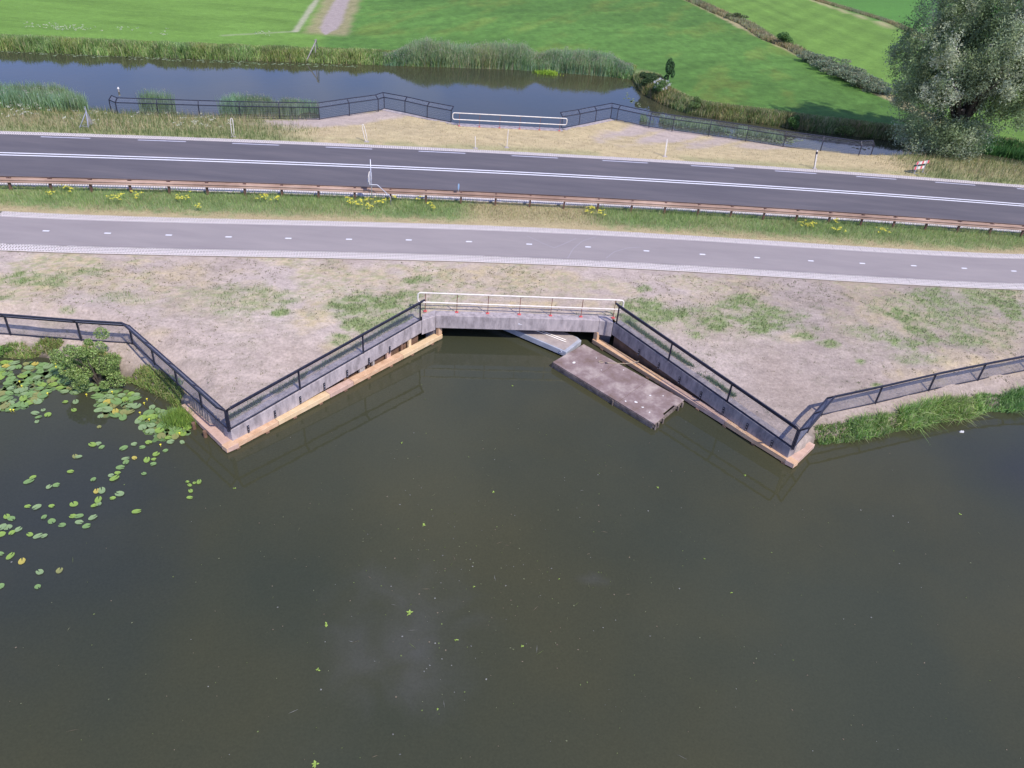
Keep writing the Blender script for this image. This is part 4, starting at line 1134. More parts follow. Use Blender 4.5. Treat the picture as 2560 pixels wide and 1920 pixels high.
def pad(x, y, r, label, group, mi=None):
    mi = mi if mi is not None else random.choices(range(5), (42, 30, 16, 9, 3))[0]
    o = bpy.data.objects.new('lily_pad', random.choice(PMESH[mi])); link(o)
    o.location = (x, y, WZ + random.uniform(.006, .022)); o.rotation_euler = (random.uniform(-.06, .06), random.uniform(-.06, .06), random.uniform(0, 6.28))
    o.scale = (r, r * random.uniform(.8, 1.0), 1)
    return tag(o, label, 'lily pad', group)
dense1 = [(-160, 905), (0, 903), (60, 906), (165, 915), (215, 948), (300, 975), (345, 985), (400, 1010), (452, 1030), (485, 1062), (472, 1082), (425, 1100), (385, 1105), (350, 1062), (300, 1045), (245, 1042), (240, 1000), (235, 975), (180, 988), (130, 972), (105, 1005), (60, 1020), (20, 1026), (-160, 1040)]
dp = A2(dense1, WZ)
def inside(x, y, poly):
    c = False; n = len(poly); j = n - 1
    for i in range(n):
        if (poly[i][1] > y) != (poly[j][1] > y) and x < (poly[j][0] - poly[i][0]) * (y - poly[i][1]) / (poly[j][1] - poly[i][1]) + poly[i][0]: c = not c
        j = i
    return c
placed = []
tries = 0
while len(placed) < 205 and tries < 40000:
    tries += 1
    x = random.uniform(dp[:, 0].min(), dp[:, 0].max()); y = random.uniform(dp[:, 1].min(), dp[:, 1].max())
    if not inside(x, y, dp): continue
    if gz1(x, y) > WZ - .2: continue
    r = random.uniform(.125, .195)
    if fbm(np.array([x * .9]), np.array([y * .9]), 2)[0] < .22: continue
    if any((x - a) ** 2 + (y - b) ** 2 < ((r + c) * .60) ** 2 for a, b, c in placed): continue
    placed.append((x, y, r))
PADN = ['mid-green', 'pale grey-green', 'bright green', 'olive-brown', 'yellowing']
for x, y, r in placed:
    mi = random.choices(range(5), (42, 30, 16, 9, 3))[0]
    w_ = 'beside the left frame edge' if x < -18.6 else 'below the willow bush' if x < -15.6 else 'near the sedge tuft'
    pad(x, y, r, PADN[mi] + ' lily pad in the dense raft ' + w_, 'lily pads in the dense raft by the left bank', mi)
fill = []
for _ in range(2400):
    x = random.uniform(dp[:, 0].min(), dp[:, 0].max()); y = random.uniform(dp[:, 1].min(), dp[:, 1].max())
    if inside(x, y, dp) and gz1(x, y) < WZ - .2 and fbm(np.array([x * .9]), np.array([y * .9]), 2)[0] > .33: fill.append((x, y))
V = []; Fs = []; Cc = []
for x, y in fill[:1500]:
    k = len(V); r = random.uniform(.08, .15)
    V += [(x + r * math.cos(a * .9), y + r * math.sin(a * .9), WZ + .004 + .001 * (k % 3)) for a in range(7)]; Fs.append(tuple(range(k, k + 7)))
    Cc += [np.array(random.choice([(.17, .28, .10), (.22, .33, .14), (.24, .26, .10), (.19, .30, .09)]))] * 7
np_mesh('small_lily_pads', np.array(V), np.array(Fs), np.array(Cc), MAT['leaf'], label='small lily pads filling the gaps in the dense raft by the left bank', cat='lily pads', kind='stuff')
z07 = lambda x, y: (x / 3.456, 760 + y / 3.456)
z12 = lambda x, y: (x / 3.456, 1200 + y / 3.456)
singles = [z07(*p) for p in ((305,945),(375,920),(415,960),(335,980),(320,1020),(640,920),(655,850),(565,850),(858,1065),(800,1218),(850,1210),(880,1240),(1070,1248),(1160,1215),(1230,1240),(1285,1200),(650,1320),(680,1325),(1085,1340),(1090,1370),(1162,1333),(1430,1270),(1350,1300),(1330,1345),(1270,1350),(1325,1387),(1040,1415),(1018,1465),(960,1485),(990,1510),(1245,1470),(610,1452),(285,1500),(250,1535),(425,1585),(488,1568),(808,1520),(835,1620),(880,1615),(1035,1645),(1510,1140),(1585,1125),(1455,1160),(1475,1195),(1575,1198))]
singles += [z12(*p) for p in ((850,175),(975,160),(240,230),(320,238),(448,230),(640,212),(815,225),(855,210),(60,320),(100,338),(383,325),(448,360),(20,410),(70,412),(105,460),(160,430),(5,475),(260,475),(330,488),(382,487),(538,392),(630,315),(683,315),(685,368),(803,328),(750,402),(1180,275),(5,640),(90,660),(190,705),(515,785),(328,927),(5,922),(345,800))]
for i, (px, py) in enumerate(singles):
    p = at(px, py, WZ)
    mi = random.choices(range(5), (30, 28, 32, 8, 1))[0]
    w_ = 'just off the dense raft' if py < 1115 else 'in the lowest scatter by the left frame edge' if py > 1290 and px < 120 else 'in the lowest scatter of loose pads' if py > 1260 else 'nearest the timber fender' if px > 400 else 'in the middle of the loose pads'
    pad(p[0], p[1], random.uniform(.085, .135), PADN[mi] + ' lily pad adrift ' + w_, 'loose lily pads on the open water', mi)
cl = [z07(*p) for p in ((1720, 1540), (1680, 1550), (1640, 1570), (1620, 1540))] + [z07(1648, 1620), z12(1640, 155)]
for i, (px, py) in enumerate(cl):
    p = at(px, py, WZ); pad(p[0], p[1], (.10, .06, .07, .06, .085, .085)[i], 'small yellow-green pad in the lone cluster right of the other pads', 'small lone cluster of pads', 2)
yel = mat('yellow_petal', (.82, .74, .05), (.90, .82, .09), 10, .5)
me_f = None
for px, py in [z07(*p) for p in ((483,523),(485,550),(170,675),(190,715),(412,778),(118,922),(92,920),(748,788),(970,765),(1270,827),(1247,862),(1290,1003),(1552,1122),(1388,1222),(688,710),(1210,945))]:
    p = at(px, py, WZ + .05)
    if me_f is None:
        m = MB(); m.tube([(0, 0, -.08), (0, 0, .03)], [.008, .012], 6)
        for k in range(6):
            a = k * math.pi / 3; m.add([(0, 0, .02), (.045 * math.cos(a - .4), .045 * math.sin(a - .4), .05), (.04 * math.cos(a), .04 * math.sin(a), .085), (.045 * math.cos(a + .4), .045 * math.sin(a + .4), .05)], [(0, 1, 2, 3)])
        o = m.build('lily_flower', yel); me_f = o.data
    else:
        o = bpy.data.objects.new('lily_flower', me_f); link(o)
    o.location = (p[0], p[1], WZ + .05); o.scale = (.8, .8, .8)
    tag(o, 'small yellow water lily flower standing among the pads on the left', 'water lily', 'yellow water lily flowers')

# pads on the far canal, seen through the right fence and along the far bank: too many and small to count
P = []
for (x0, y0, x1, y1, n, sp) in ((1700,300,2200,372,420,9),(1560,240,1600,262,24,5),(0,127,640,158,220,2.5),(640,158,900,166,60,2)):
    for _ in range(n):
        t = random.random(); px = x0 + (x1 - x0) * t; py = y0 + (y1 - y0) * t + random.gauss(0, sp)
        if x0 == 1700: py = np.interp(px, [1700, 1920, 2200], [318, 352, 388]) - abs(random.gauss(0, 7)) + 1; 
        if x0 == 1700 and fbm(np.array([px * .02]), np.array([py * .05]), 2)[0] < .45: continue
        P.append(at(px, py, WZ + .012))
P = np.array(P); n = len(P); V = []; Fs = []; Cc = []
for i, p in enumerate(P):
    k = len(V); r = random.uniform(.09, .15)
    for a in range(7): V.append(p + [r * math.cos(a * .9), r * math.sin(a * .9), 0])
    Fs.append(tuple(range(k, k + 7))); c = np.array(random.choice([(.26, .35, .19), (.32, .38, .24), (.20, .28, .12)])); Cc += [c] * 7
np_mesh('far_lily_pads', np.array(V), np.array(Fs), np.array(Cc), MAT['leaf'], label='pale lily pads scattered on the far canal along its edges', cat='lily pads', kind='stuff')

# floating sprigs and debris
wg = mat('bright_water_weed', (.22, .34, .05), (.34, .46, .10), 12, .6)
z81 = lambda x, y: (800 + x / 3.456, 1200 + y / 3.456)
spr = [(z81(890, 390), .09), (z81(775, 1150), .13), (z81(1175, 1385), .07), (z81(60, 1250), .10), (z81(1495, 105), .07), (z81(1745, 1435), .06), (z81(1330, 925), .05),
       ((586.7, 1221), .06), ((1004.5, 1107.5), .06), ((1281, 965), .06), ((1863, 1188.5), .08), ((1643, 1219), .07), ((2399, 1286), .07), ((790, 1911), .13), ((795, 1675), .07), ((1761, 1397), .04), ((1398, 1448), .04), ((1828, 1483), .05), ((1093, 1774), .05)]
sprl = ['bright green weed sprig left of centre on the canal', 'largest starry green weed sprig in the lower middle of the canal', 'small leaf-like green sprig below the starry one', 'green weed sprig left of the starry one', 'pale green sprig in the upper middle of the open canal', 'thin green sprig right of the leaf-like one',
 'tiny green sprig in the centre of the canal', 'small green sprig near the lone cluster of pads', 'green sprig floating off the left timber fender', 'green sprig on the water in front of the bridge', 'green sprig off the tip of the right fender', 'green sprig on the water below the raft', 'green sprig far out on the right of the canal',
 'green weed sprig cut by the bottom frame edge', 'green sprig in the lower left above the bottom edge', 'tiny sprig right of the centre of the canal', 'tiny sprig between the centre and the raft', 'small sprig in the lower right of the canal', 'small sprig low in the middle of the canal']
for i, ((px, py), r) in enumerate(spr):
    p = at(px, py, WZ); m = MB()
    for k in range(7):
        a = random.uniform(0, 6.28); l = r * random.uniform(.5, 1.2); w = r * random.uniform(.12, .3)
        ca, sa = math.cos(a), math.sin(a)
        m.add([(p[0], p[1], WZ + .012), (p[0] + ca * l * .5 - sa * w, p[1] + sa * l * .5 + ca * w, WZ + .02), (p[0] + ca * l, p[1] + sa * l, WZ + .012), (p[0] + ca * l * .5 + sa * w, p[1] + sa * l * .5 - ca * w, WZ + .014)], [(0, 3, 2, 1)])
    tag(m.build('weed_sprig', wg, origin=p), sprl[i], 'water weed', 'green weed sprigs adrift on the canal')
N = 620; V = []; Fs = []; Cc = []
for i in range(N):
    if i < 260: px, py = random.gauss(1150, 230), random.gauss(1400, 190)
    elif i < 420: px, py = random.gauss(1350, 500), random.uniform(980, 1900)
    else: px, py = random.uniform(0, 2560), random.uniform(1080, 1900)
    if py < 1130 and (px > 1900 or px < 600): continue
    p = at(px, py, WZ + .008)
    if gz1(p[0], p[1]) > WZ - .3: continue
    a = random.uniform(0, 6.28); l = random.choice((.012, .016, .02, .03)); w = l * random.uniform(.5, 1)
    if random.random() < .06: l, w = random.uniform(.06, .16), .006
    k = len(V); ca, sa = math.cos(a), math.sin(a)
    V += [p + [ca * l, sa * l, 0], p + [-sa * w, ca * w, .002], p + [-ca * l, -sa * l, 0], p + [sa * w, -ca * w, .002]]
    Fs.append((k, k + 1, k + 2, k + 3)); Cc += [np.array(random.choice([(.36, .36, .33), (.26, .28, .16), (.30, .24, .17), (.22, .28, .10)])) * random.uniform(.5, 1.1)] * 4
np_mesh('floating_debris', np.array(V), np.array(Fs), np.array(Cc), MAT['leaf'], label='tiny specks of leaf and straw floating over the open canal', cat='debris', kind='stuff')
p = at(2400, 1080, WZ)
m = MB(); 
for k in range(5): m.tube([(p[0] + .03 * k, p[1], WZ - .01), (p[0] + .03 * k + .01, p[1], WZ + .06 + .02 * (k % 2))], [.04, .02], 6)
tag(m.build('foam_scrap', MAT['chalk'], origin=p), 'small white scrap floating off the right grassy shore', 'scrap')

# ------------------------------------------------------------------ vegetation
def scatter_px(poly, n, zmin=-1.3, jitter=0):
    "random ground points inside a polygon given in photo pixels (converted to the world first)"
    w = np.array([on(x, y, zmin)[:2] for x, y in poly]); out = []
    lo, hi = w.min(0), w.max(0)
    while len(out) < n:
        xs = RNG.uniform(lo[0], hi[0], n * 2); ys = RNG.uniform(lo[1], hi[1], n * 2)
        ins = np.zeros(len(xs), bool); j = len(w) - 1
        for i in range(len(w)):
            c = (w[i, 1] > ys) != (w[j, 1] > ys)
            with np.errstate(divide='ignore', invalid='ignore'):
                ins ^= c & (xs < (w[j, 0] - w[i, 0]) * (ys - w[i, 1]) / (w[j, 1] - w[i, 1]) + w[i, 0])
            j = i
        out += list(zip(xs[ins], ys[ins]))
    return np.array(out[:n])
def lift(P2, zmin=None):
    z = gz(P2[:, 0], P2[:, 1])
    if zmin is not None: z = np.maximum(z, zmin)
    return np.column_stack([P2, z])
Gp = [(.26, .38, .11), (.34, .45, .16), (.21, .31, .09), (.46, .48, .24), (.25, .37, .14)]
Tp = [(.42, .36, .20), (.50, .43, .27), (.34, .30, .15)]
Rp = [(.20, .31, .14), (.27, .39, .21), (.32, .43, .28), (.17, .26, .11)]

# verge between guardrail and cycle path
n = 70000
x = RNG.uniform(-31, 40, n); t = RNG.random(n) ** .8
y = cyc_no(x) + .05 + (road_so(x) - .05 - cyc_no(x)) * t
P = lift(np.column_stack([x, y]))
dryc = ss(-4.5, -2.5, x) * (1 - ss(2.5, 5.5, x))
pg = np.clip(ss(.02, .4, t + .5 * (fbm(x * 1.5, y * 1.5, 3) - .5)) * (1 - .8 * dryc) * (.68 + .6 * fbm(x * .5 + 8, y * .5, 2)), 0, 1)
isg = RNG.random(n) < pg
col = np.where(isg[:, None], colmix(n, Gp), colmix(n, Tp))
hh = (.06 + .20 * ss(0, .5, t) * (.5 + fbm(x * .7, y * .7, 2))) * RNG.uniform(.5, 1.3, n) * (1 - .35 * dryc)
col = col * (.72 + .56 * fbm(x * 1.3 + 20, y * 1.6, 3))[:, None]
V, F_, C_c = blades(P, hh, RNG.uniform(.012, .03, n), col, .5)
np_mesh('verge_grass', V, F_, C_c, MAT['leaf'], label='rough green verge grass between the guardrail and the cycle path', cat='grass', kind='stuff')

# ragwort
rag = [(172,475,1),(297,498,1.3),(350,492,.8),(455,500,1.4),(655,498,1),(500,520,.5),(872,505,.8),(918,506,1.1),(950,508,1.2),(895,512,.8),(925,520,.6),(983,498,.5),(1078,520,.7),(1050,500,.6),(1470,530,.6),(1500,535,.8),(1475,522,.5),(2010,561,.9),(2030,565,.6),(2088,556,.6),(2095,578,1.1),(2200,577,.9),(130,490,.4),(690,500,.6)]
W1 = ['leftmost yellow ragwort clump on the verge', 'full yellow ragwort clump, second from the left', 'small yellow ragwort clump between two fuller clumps on the left', 'wide yellow ragwort clump, widest of the left group',
 'yellow ragwort clump left of the sign pole by the guardrail', 'faint low yellow ragwort patch right of the widest left clump', 'yellow ragwort just left of the sign pole', 'yellow ragwort at the foot of the sign pole', 'yellow ragwort under the bent tube of the sign',
 'yellow ragwort spread low between sign pole and bent tube', 'low yellow ragwort in front of the sign pole', 'small yellow ragwort just right of the bent tube foot', 'yellow ragwort at the right end of the deep green grass patch', 'small yellow ragwort close to the guardrail reflector',
 'yellow ragwort on the left edge of the green verge right of the bridge', 'loose yellow ragwort right of the bridge railing end', 'tiny yellow ragwort beside the loose one right of the bridge', 'yellow ragwort pair member on the far right, left one', 'small yellow ragwort right of its larger neighbour on the far right',
 'upper head of the tall double ragwort clump on the right', 'tallest yellow ragwort clump on the right verge', 'rightmost yellow ragwort clump on the verge', 'very small yellow ragwort at the far left of the verge', 'small yellow ragwort to the right of the one left of the sign']
ragl = W1
for i, (px, py, s) in enumerate(rag):
    b = on(px, py + 8); o = empty('ragwort', b, ragl[i], 'wildflower', 'yellow ragwort clumps on the verge')
    st = MB(); fl_ = MB()
    for k in range(int(9 * s) + 3):
        q = b + np.array([random.gauss(0, .20 * s), random.gauss(0, .16 * s), 0]); h = random.uniform(.22, .45)
        tq = q + np.array([random.gauss(0, .04), random.gauss(0, .04), h]); st.tube([q - [0, 0, .03], tq], [.006, .004], 4)
        for j in range(random.randint(4, 8)):
            c = tq + np.array([random.gauss(0, .04), random.gauss(0, .04), random.gauss(0, .015)]); r = random.uniform(.020, .034)
            fl_.add([c + [r * math.cos(a), r * math.sin(a), random.uniform(-.006, .006)] for a in (0, 1.25, 2.5, 3.8, 5.0)] , [(0, 1, 2, 3, 4)])
    sto = st.build('stems', MAT['stem'] if 'stem' in MAT else MAT.setdefault('stem', mat('green_stem', (.10, .18, .05), (.15, .24, .08), 9, .8)), o); sto['kind'] = 'stuff'
    fh = fl_.build('flower_heads', yel, o); fh['kind'] = 'stuff'

# verge north of the road
n = 42000
x = RNG.uniform(-40, 46, n); t = RNG.random(n)
y0 = road_no(x) + .02; y1 = y_fs(x) - .15
y = y0 + (y1 - y0) * t
left = 1 - ss(-19, -13, x); rgt = ss(25, 30, x)
tall = np.clip(left + rgt, 0, 1)
sp_m = np.zeros(n); sp_m = blobm(x, y, [(780,306,110,16,1),(880,296,80,18,1),(960,287,60,14,1),(1600,322,90,16,1),(1700,338,110,14,1),(1800,352,90,12,.9),(1900,366,80,10,.8)], .45, .8, .6)
keep = (RNG.random(n) < (.45 + .55 * tall)) & (RNG.random(n) > sp_m)
x, y, t, tall = x[keep], y[keep], t[keep], tall[keep]; n = len(x)
P = lift(np.column_stack([x, y]))
green = RNG.random(n) < np.clip(tall * (.1 + 1.0 * fbm(x * .5, y * .8, 3)) + .5 * np.exp(-((y - road_no(x) - .6) / .7) ** 2) * fbm(x * .5 + 3, y, 2), 0, 1)
col = np.where(green[:, None], colmix(n, [(.17, .23, .08), (.22, .27, .11), (.13, .19, .06)]), colmix(n, [(.46, .39, .22), (.52, .44, .28), (.36, .31, .16)]))
V, F_, C_c = blades(P, (.08 + .34 * tall) * RNG.uniform(.5, 1.35, n), RNG.uniform(.02, .045, n), col, .4)
np_mesh('verge_grass', V, F_, C_c, MAT['leaf'], label='dry tan and green verge grass between the road and the far canal', cat='grass', kind='stuff')
# white umbel flowers dotted in the tall grass (left verge and far bank)
fp = []
for poly, k in (([(0, 265), (240, 290), (580, 310), (600, 335), (0, 315)], 120), ([(60, 72), (420, 88), (420, 98), (60, 84)], 170), ([(640, 90), (720, 98), (700, 108), (640, 102)], 40)):
    s2 = scatter_px(poly, k); fp.append(lift(s2, -1.0))
fp = np.concatenate(fp); fp = fp[fbm(fp[:, 0] * .6, fp[:, 1] * .6, 2) > .42]; fp[:, 2] += RNG.uniform(.35, .65, len(fp))
Q = np.repeat(fp, 7, 0) + RNG.normal(0, .05, (len(fp) * 7, 3)) * [1.4, 1.4, .4]
V, F_, C_c = leaves(Q, .07, colmix(len(Q), [(.62, .62, .50), (.55, .56, .40)], .1), .9, 2)
np_mesh('umbel_flowers', V, F_, C_c, MAT['leaf'], label='white umbel flower heads dotted through the tall grass', cat='wildflowers', kind='stuff')

# small green weeds and grass patches on the bare near bank
cand = RNG.uniform([-30, 20], [40, 41], (620000, 2))
cand = cand[(cand[:, 1] < cyc_so(cand[:, 0]) - .05) & (cand[:, 1] > y_near(cand[:, 0]) + .3)]
mg = blobm(cand[:, 0], cand[:, 1], green_near, .6, 1.1, 1.1) * ss(.30, .50, fbm(cand[:, 0] * 2.6 + 4, cand[:, 1] * 2.6, 4))
md = blobm(cand[:, 0], cand[:, 1], dry_near, .6, 1.2, .9)
spk = ss(.57, .64, fbm(cand[:, 0] * 3.4 + 70, cand[:, 1] * 5.6, 3))
r_ = RNG.random(len(cand))
kg = r_ < mg * .75; kd = (~kg) & (r_ < md * .06 + .004); ks = (~kg) & (~kd) & (r_ < spk * .22 * (.2 + .8 * ss(.40, .6, fbm(cand[:, 0] * .28 + 3, cand[:, 1] * .28, 2))))
parts = []
for k_, pal, h0, h1 in ((kg, [(.17, .25, .08), (.22, .31, .11), (.09, .15, .05), (.32, .32, .16), (.13, .21, .07)], .06, .17), (kd, Tp + [(.28, .27, .13)], .03, .08), (ks, [(.15, .17, .08), (.20, .19, .11), (.12, .15, .06)], .03, .08)):
    p2 = cand[k_]; p3 = lift(p2); m_ = len(p3)
    parts.append(blades(p3, RNG.uniform(h0, h1, m_), RNG.uniform(.014, .034, m_), colmix(m_, pal, .28), .7))
# low weed rosettes: sharp little tufts
cw = RNG.uniform([-30, 20], [40, 41], (60000, 2)); cw = cw[(cw[:, 1] < cyc_so(cw[:, 0]) - .05) & (cw[:, 1] > y_near(cw[:, 0]) + .35)]
pz = (.03 + .97 * ss(.44, .62, fbm(cw[:, 0] * .30 + 3, cw[:, 1] * .45, 3))) * (.25 + .75 * ss(14, 2, cyc_so(cw[:, 0]) - cw[:, 1]))
cw = cw[RNG.random(len(cw)) < pz * .30]; c3 = lift(cw); k_ = 9
sz = np.repeat(RNG.uniform(.25, 1.25, len(c3)) ** 1.3, k_)
Q = np.repeat(c3, k_, 0); Q[:, :2] += RNG.normal(0, .055, (len(Q), 2)) * sz[:, None]
tone = np.repeat(colmix(len(c3), [(.13, .16, .07), (.19, .20, .10), (.15, .20, .08), (.24, .22, .13), (.11, .13, .07)], .15), k_, 0)
parts.append(blades(Q, .035 + .05 * RNG.random(len(Q)) * sz, .018 + .02 * RNG.random(len(Q)), tone, .9))
V, F_, C_c = cat_geo(parts)
np_mesh('bank_grass', V, F_, C_c, MAT['leaf'], label='patchy short grass and weeds on the bare near bank', cat='grass', kind='stuff')
# a thin line of grass growing along the back of each wing wall
parts = []
for a, b, n_, k0, k1 in ((LC, LB, ln, .03, .98), (RC, RB, rn, .30, .98)):
    m_ = 5200; t = RNG.uniform(k0, k1, m_); q = RNG.normal(.64, .07, m_) + .02
    p2 = a + (b - a) * t[:, None] + n_ * q[:, None]
    kp = fbm(p2[:, 0] * 1.4, p2[:, 1] * 1.4, 2) + .35 * t > .5
    p2 = p2[kp]; p3 = lift(p2); p3[:, 2] += .0
    parts.append(blades(p3, RNG.uniform(.06, .20, len(p3)), RNG.uniform(.01, .025, len(p3)), colmix(len(p3), [(.12, .21, .08), (.15, .25, .10), (.22, .26, .12)]), .5))
V, F_, C_c = cat_geo(parts)
np_mesh('wall_grass', V, F_, C_c, MAT['leaf'], label='thin line of grass growing along the backs of the near wing walls', cat='grass', kind='stuff')
# pebbles
m_ = 9000; p2 = RNG.uniform([-28, 20], [36, 41], (m_, 2)); p2 = p2[(p2[:, 1] < cyc_so(p2[:, 0])) & (p2[:, 1] > y_near(p2[:, 0]) + .5)]
p3 = lift(p2); p3[:, 2] += .008; m_ = len(p3)
V, F_, C_c = leaves(p3, RNG.uniform(.012, .05, m_), colmix(m_, [(.52, .47, .44), (.30, .25, .23), (.60, .56, .52), (.22, .19, .17)]), .8, 3)
np_mesh('pebbles', V, F_, C_c, MAT['leaf'], label='small stones and crumbs strewn over the bare near bank', cat='pebbles', kind='stuff')

# tall reeds and grass helpers
def reedmass(name, label, pts3, h, w, pal, lean=.22, seg=2, kind='stuff', cat='reeds', plume=None, parent=None):
    n = len(pts3)
    tn = (.62 + .76 * fbm(pts3[:, 0] * .9 + 3, pts3[:, 1] * .9, 3))[:, None] * (1 + .25 * (fbm(pts3[:, 0] * .35 + 40, pts3[:, 1] * .35, 2)[:, None] - .5) * np.array([1.6, 0, -.6]))
    g = blades(pts3, h, w, colmix(n, pal) * tn, lean, seg)
    parts = [g]
    if plume is not None:
        k = RNG.random(n) < plume
        q = pts3[k].copy(); q[:, 2] += h[k] * .95
        Q = np.repeat(q, 3, 0) + RNG.normal(0, .05, (len(q) * 3, 3))
        V2, F2, C2 = leaves(Q, .12, colmix(len(Q), [(.36, .32, .26), (.42, .38, .32)]), .3, 1)
        F2t = np.concatenate([F2[:, [0, 1, 2]], F2[:, [0, 2, 3]]]); parts.append((V2, F2t, C2))
    V, F_, C_c = cat_geo(parts)
    return np_mesh(name, V, F_, C_c, MAT['leaf'], parent=parent, label=label, cat=cat, kind=kind)
# near right shore grass
def along(line, n, inn, out, wob=.0):
    "points along a world polyline, offset between -out (right of travel) and +inn (left)"
    seg = np.hypot(*np.diff(line, axis=0).T); cs = np.concatenate([[0], np.cumsum(seg)])
    s = RNG.uniform(0, cs[-1], n); x = np.interp(s, cs, line[:, 0]); y = np.interp(s, cs, line[:, 1])
    x2 = np.interp(s + .2, cs, line[:, 0]); y2 = np.interp(s + .2, cs, line[:, 1]); d = np.stack([x2 - x, y2 - y], 1); d /= np.maximum(np.hypot(d[:, 0], d[:, 1]), 1e-6)[:, None]
    o = RNG.uniform(-out, inn, n)
    return np.stack([x - d[:, 1] * o, y + d[:, 0] * o], 1), o, s
lineR = nearR[(nearR[:, 0] > 10) & (nearR[:, 0] < 30)]
p2, o_, s_ = along(lineR, 14000, .42, .26)
amp = .45 + 1.0 * ss(.35, .65, fbm(p2[:, 0] * .9 + 2, p2[:, 1] * .0 + 1, 2)) * np.clip(.35 + s_ / 9, 0, 1)
keep = RNG.random(len(p2)) < np.clip(amp * .8, .25, 1); p2, amp = p2[keep], amp[keep]
p3 = lift(p2, WZ)
reedmass('shore_grass', 'lush arching grass along the right shore below the mesh fence', p3, .33 * amp * RNG.uniform(.6, 1.4, len(p3)), RNG.uniform(.02, .042, len(p3)), [(.22, .38, .09), (.30, .48, .14), (.12, .22, .05), (.40, .55, .20), (.44, .47, .25)], .85, cat='grass')
# near left shore weeds
lineL = nearL[(nearL[:, 0] > -27)]
p2, o_, s_ = along(lineL, 9000, .6, .15); k = fbm(p2[:, 0] * 1.1, p2[:, 1] * 1.1, 2) > .42; p2 = p2[k]; p3 = lift(p2, WZ)
reedmass('shore_weeds', 'low green weeds along the left shore behind the lily pads', p3, RNG.uniform(.06, .26, len(p3)), RNG.uniform(.02, .04, len(p3)), [(.24, .38, .10), (.30, .42, .13), (.38, .38, .18), (.17, .27, .08)], .8, cat='weeds')
c = at(450, 1050, WZ); m_ = 1500; p2 = c[:2] + RNG.normal(0, 1, (m_, 2)) * [.30, .26]
p3 = np.column_stack([p2, np.full(m_, WZ - .03)])
o = reedmass('sedge_tuft', 'bright green sedge tuft in the water at the left fender end', p3, RNG.uniform(.22, .5, m_), RNG.uniform(.01, .02, m_), [(.20, .36, .07), (.27, .42, .10), (.15, .28, .06)], .6, kind=None, cat='sedge tuft')

# left reed patch on the far canal's south shore, and the reeds behind the far left fence
p2 = scatter_px([(-160, 240), (60, 236), (150, 238), (205, 262), (225, 282), (150, 280), (-160, 262)], 15000, -1.2); p3 = lift(p2, WZ); 
reedmass('reed_bed', 'blue-green reed bed at the left edge beyond the road', p3, RNG.uniform(.7, 1.35, len(p3)), RNG.uniform(.025, .05, len(p3)), Rp, .25, plume=.02)
line = A2([(318, 277), (500, 283), (797, 288)], -1.3); p2, o_, s_ = along(line, 16000, 1.5, .15); k = fbm(p2[:, 0] * .4 + 7, p2[:, 1] * .4, 2) > .33; p3 = np.column_stack([p2[k], np.full(k.sum(), WZ)])
hgt_ = np.interp(p3[:, 0], [-28, -25, -20, -16], [1.45, 1.3, 1.0, .6])
reedmass('reed_bed', 'thin reeds standing in the water behind the far left fence', p3, hgt_ * RNG.uniform(.5, 1.2, len(p3)), RNG.uniform(.02, .04, len(p3)), Rp, .2, plume=.03)
line = A2([(1600, 300), (1771, 322), (1957, 349)], -1.3); p2, o_, s_ = along(line, 5200, 1.0, .5); k = fbm(p2[:, 0] * .5 + 1, p2[:, 1] * .5, 2) > .47; p3 = np.column_stack([p2[k], np.full(k.sum(), WZ)])
reedmass('reed_bed', 'sparse young reeds behind the far right fence', p3, RNG.uniform(.25, .6, len(p3)), RNG.uniform(.02, .04, len(p3)), Rp, .35)

# far bank: grassy edge all along, tall reeds in the middle, tan grass on the right
lineN = farN[(farN[:, 0] > -62) & (farN[:, 0] < 10)]
p2, o_, s_ = along(lineN, 56000, 3.6, .15); p3 = lift(p2, WZ)
hN = .10 + .85 * fbm(p2[:, 0] * 1.1, p2[:, 1] * .5, 3); hN *= 1.2 - .28 * np.clip(o_, 0, 3.6)
reedmass('bank_reeds', 'ragged green grass and low reeds along the far bank', p3, hN * RNG.uniform(.5, 1.3, len(p3)), RNG.uniform(.035, .07, len(p3)), [(.20, .32, .08), (.27, .40, .12), (.15, .24, .07), (.34, .43, .16), (.40, .41, .20)], .45, cat='grass')
lineM = A2([(960, 163), (1020, 164), (1280, 173), (1480, 187), (1580, 196)], WZ)
p2, o_, s_ = along(lineM, 42000, 2.0, .25); p3 = lift(p2, WZ)
tx = p2[:, 0]; x0, x1 = lineM[0, 0], lineM[-1, 0]; env = ss(x0, x0 + 3, tx) * (1 - .75 * ss(x1 - 4, x1, tx)) * (.78 + .44 * fbm(tx * .45, tx * 0, 3))
dip = 1 - .55 * np.exp(-((tx - at(1345, 175, WZ)[0]) / 1.0) ** 2)
reedmass('reed_bed', 'tall blue-green reed bed on the far bank opposite the bridge', p3, 1.32 * env * dip * RNG.uniform(.4, 1.15, len(p3)) * (.75 + .5 * fbm(p2[:, 0] * 1.6, p2[:, 1] * 1.2, 2)) + .2, RNG.uniform(.03, .055, len(p3)), [(.18, .31, .12), (.24, .38, .17), (.29, .42, .22), (.34, .46, .27), (.42, .43, .26)], .26, plume=.05)
p = on(1366, 184, -1.28); m_ = 500; p3 = np.column_stack([p[:2] + RNG.normal(0, 1, (m_, 2)) * [.55, .25], np.full(m_, WZ)])
reedmass('yellow_weed', 'bright yellow-green weed patch at the foot of the tall reeds', p3, RNG.uniform(.15, .45, m_), RNG.uniform(.05, .09, m_), [(.36, .50, .06), (.28, .42, .06)], .6, kind=None, cat='weed'); bpy.data.objects['yellow_weed']['kind'] = 'stuff'
lineS = farN[(farN[:, 0] > 9.3) & (farN[:, 0] < 44)]
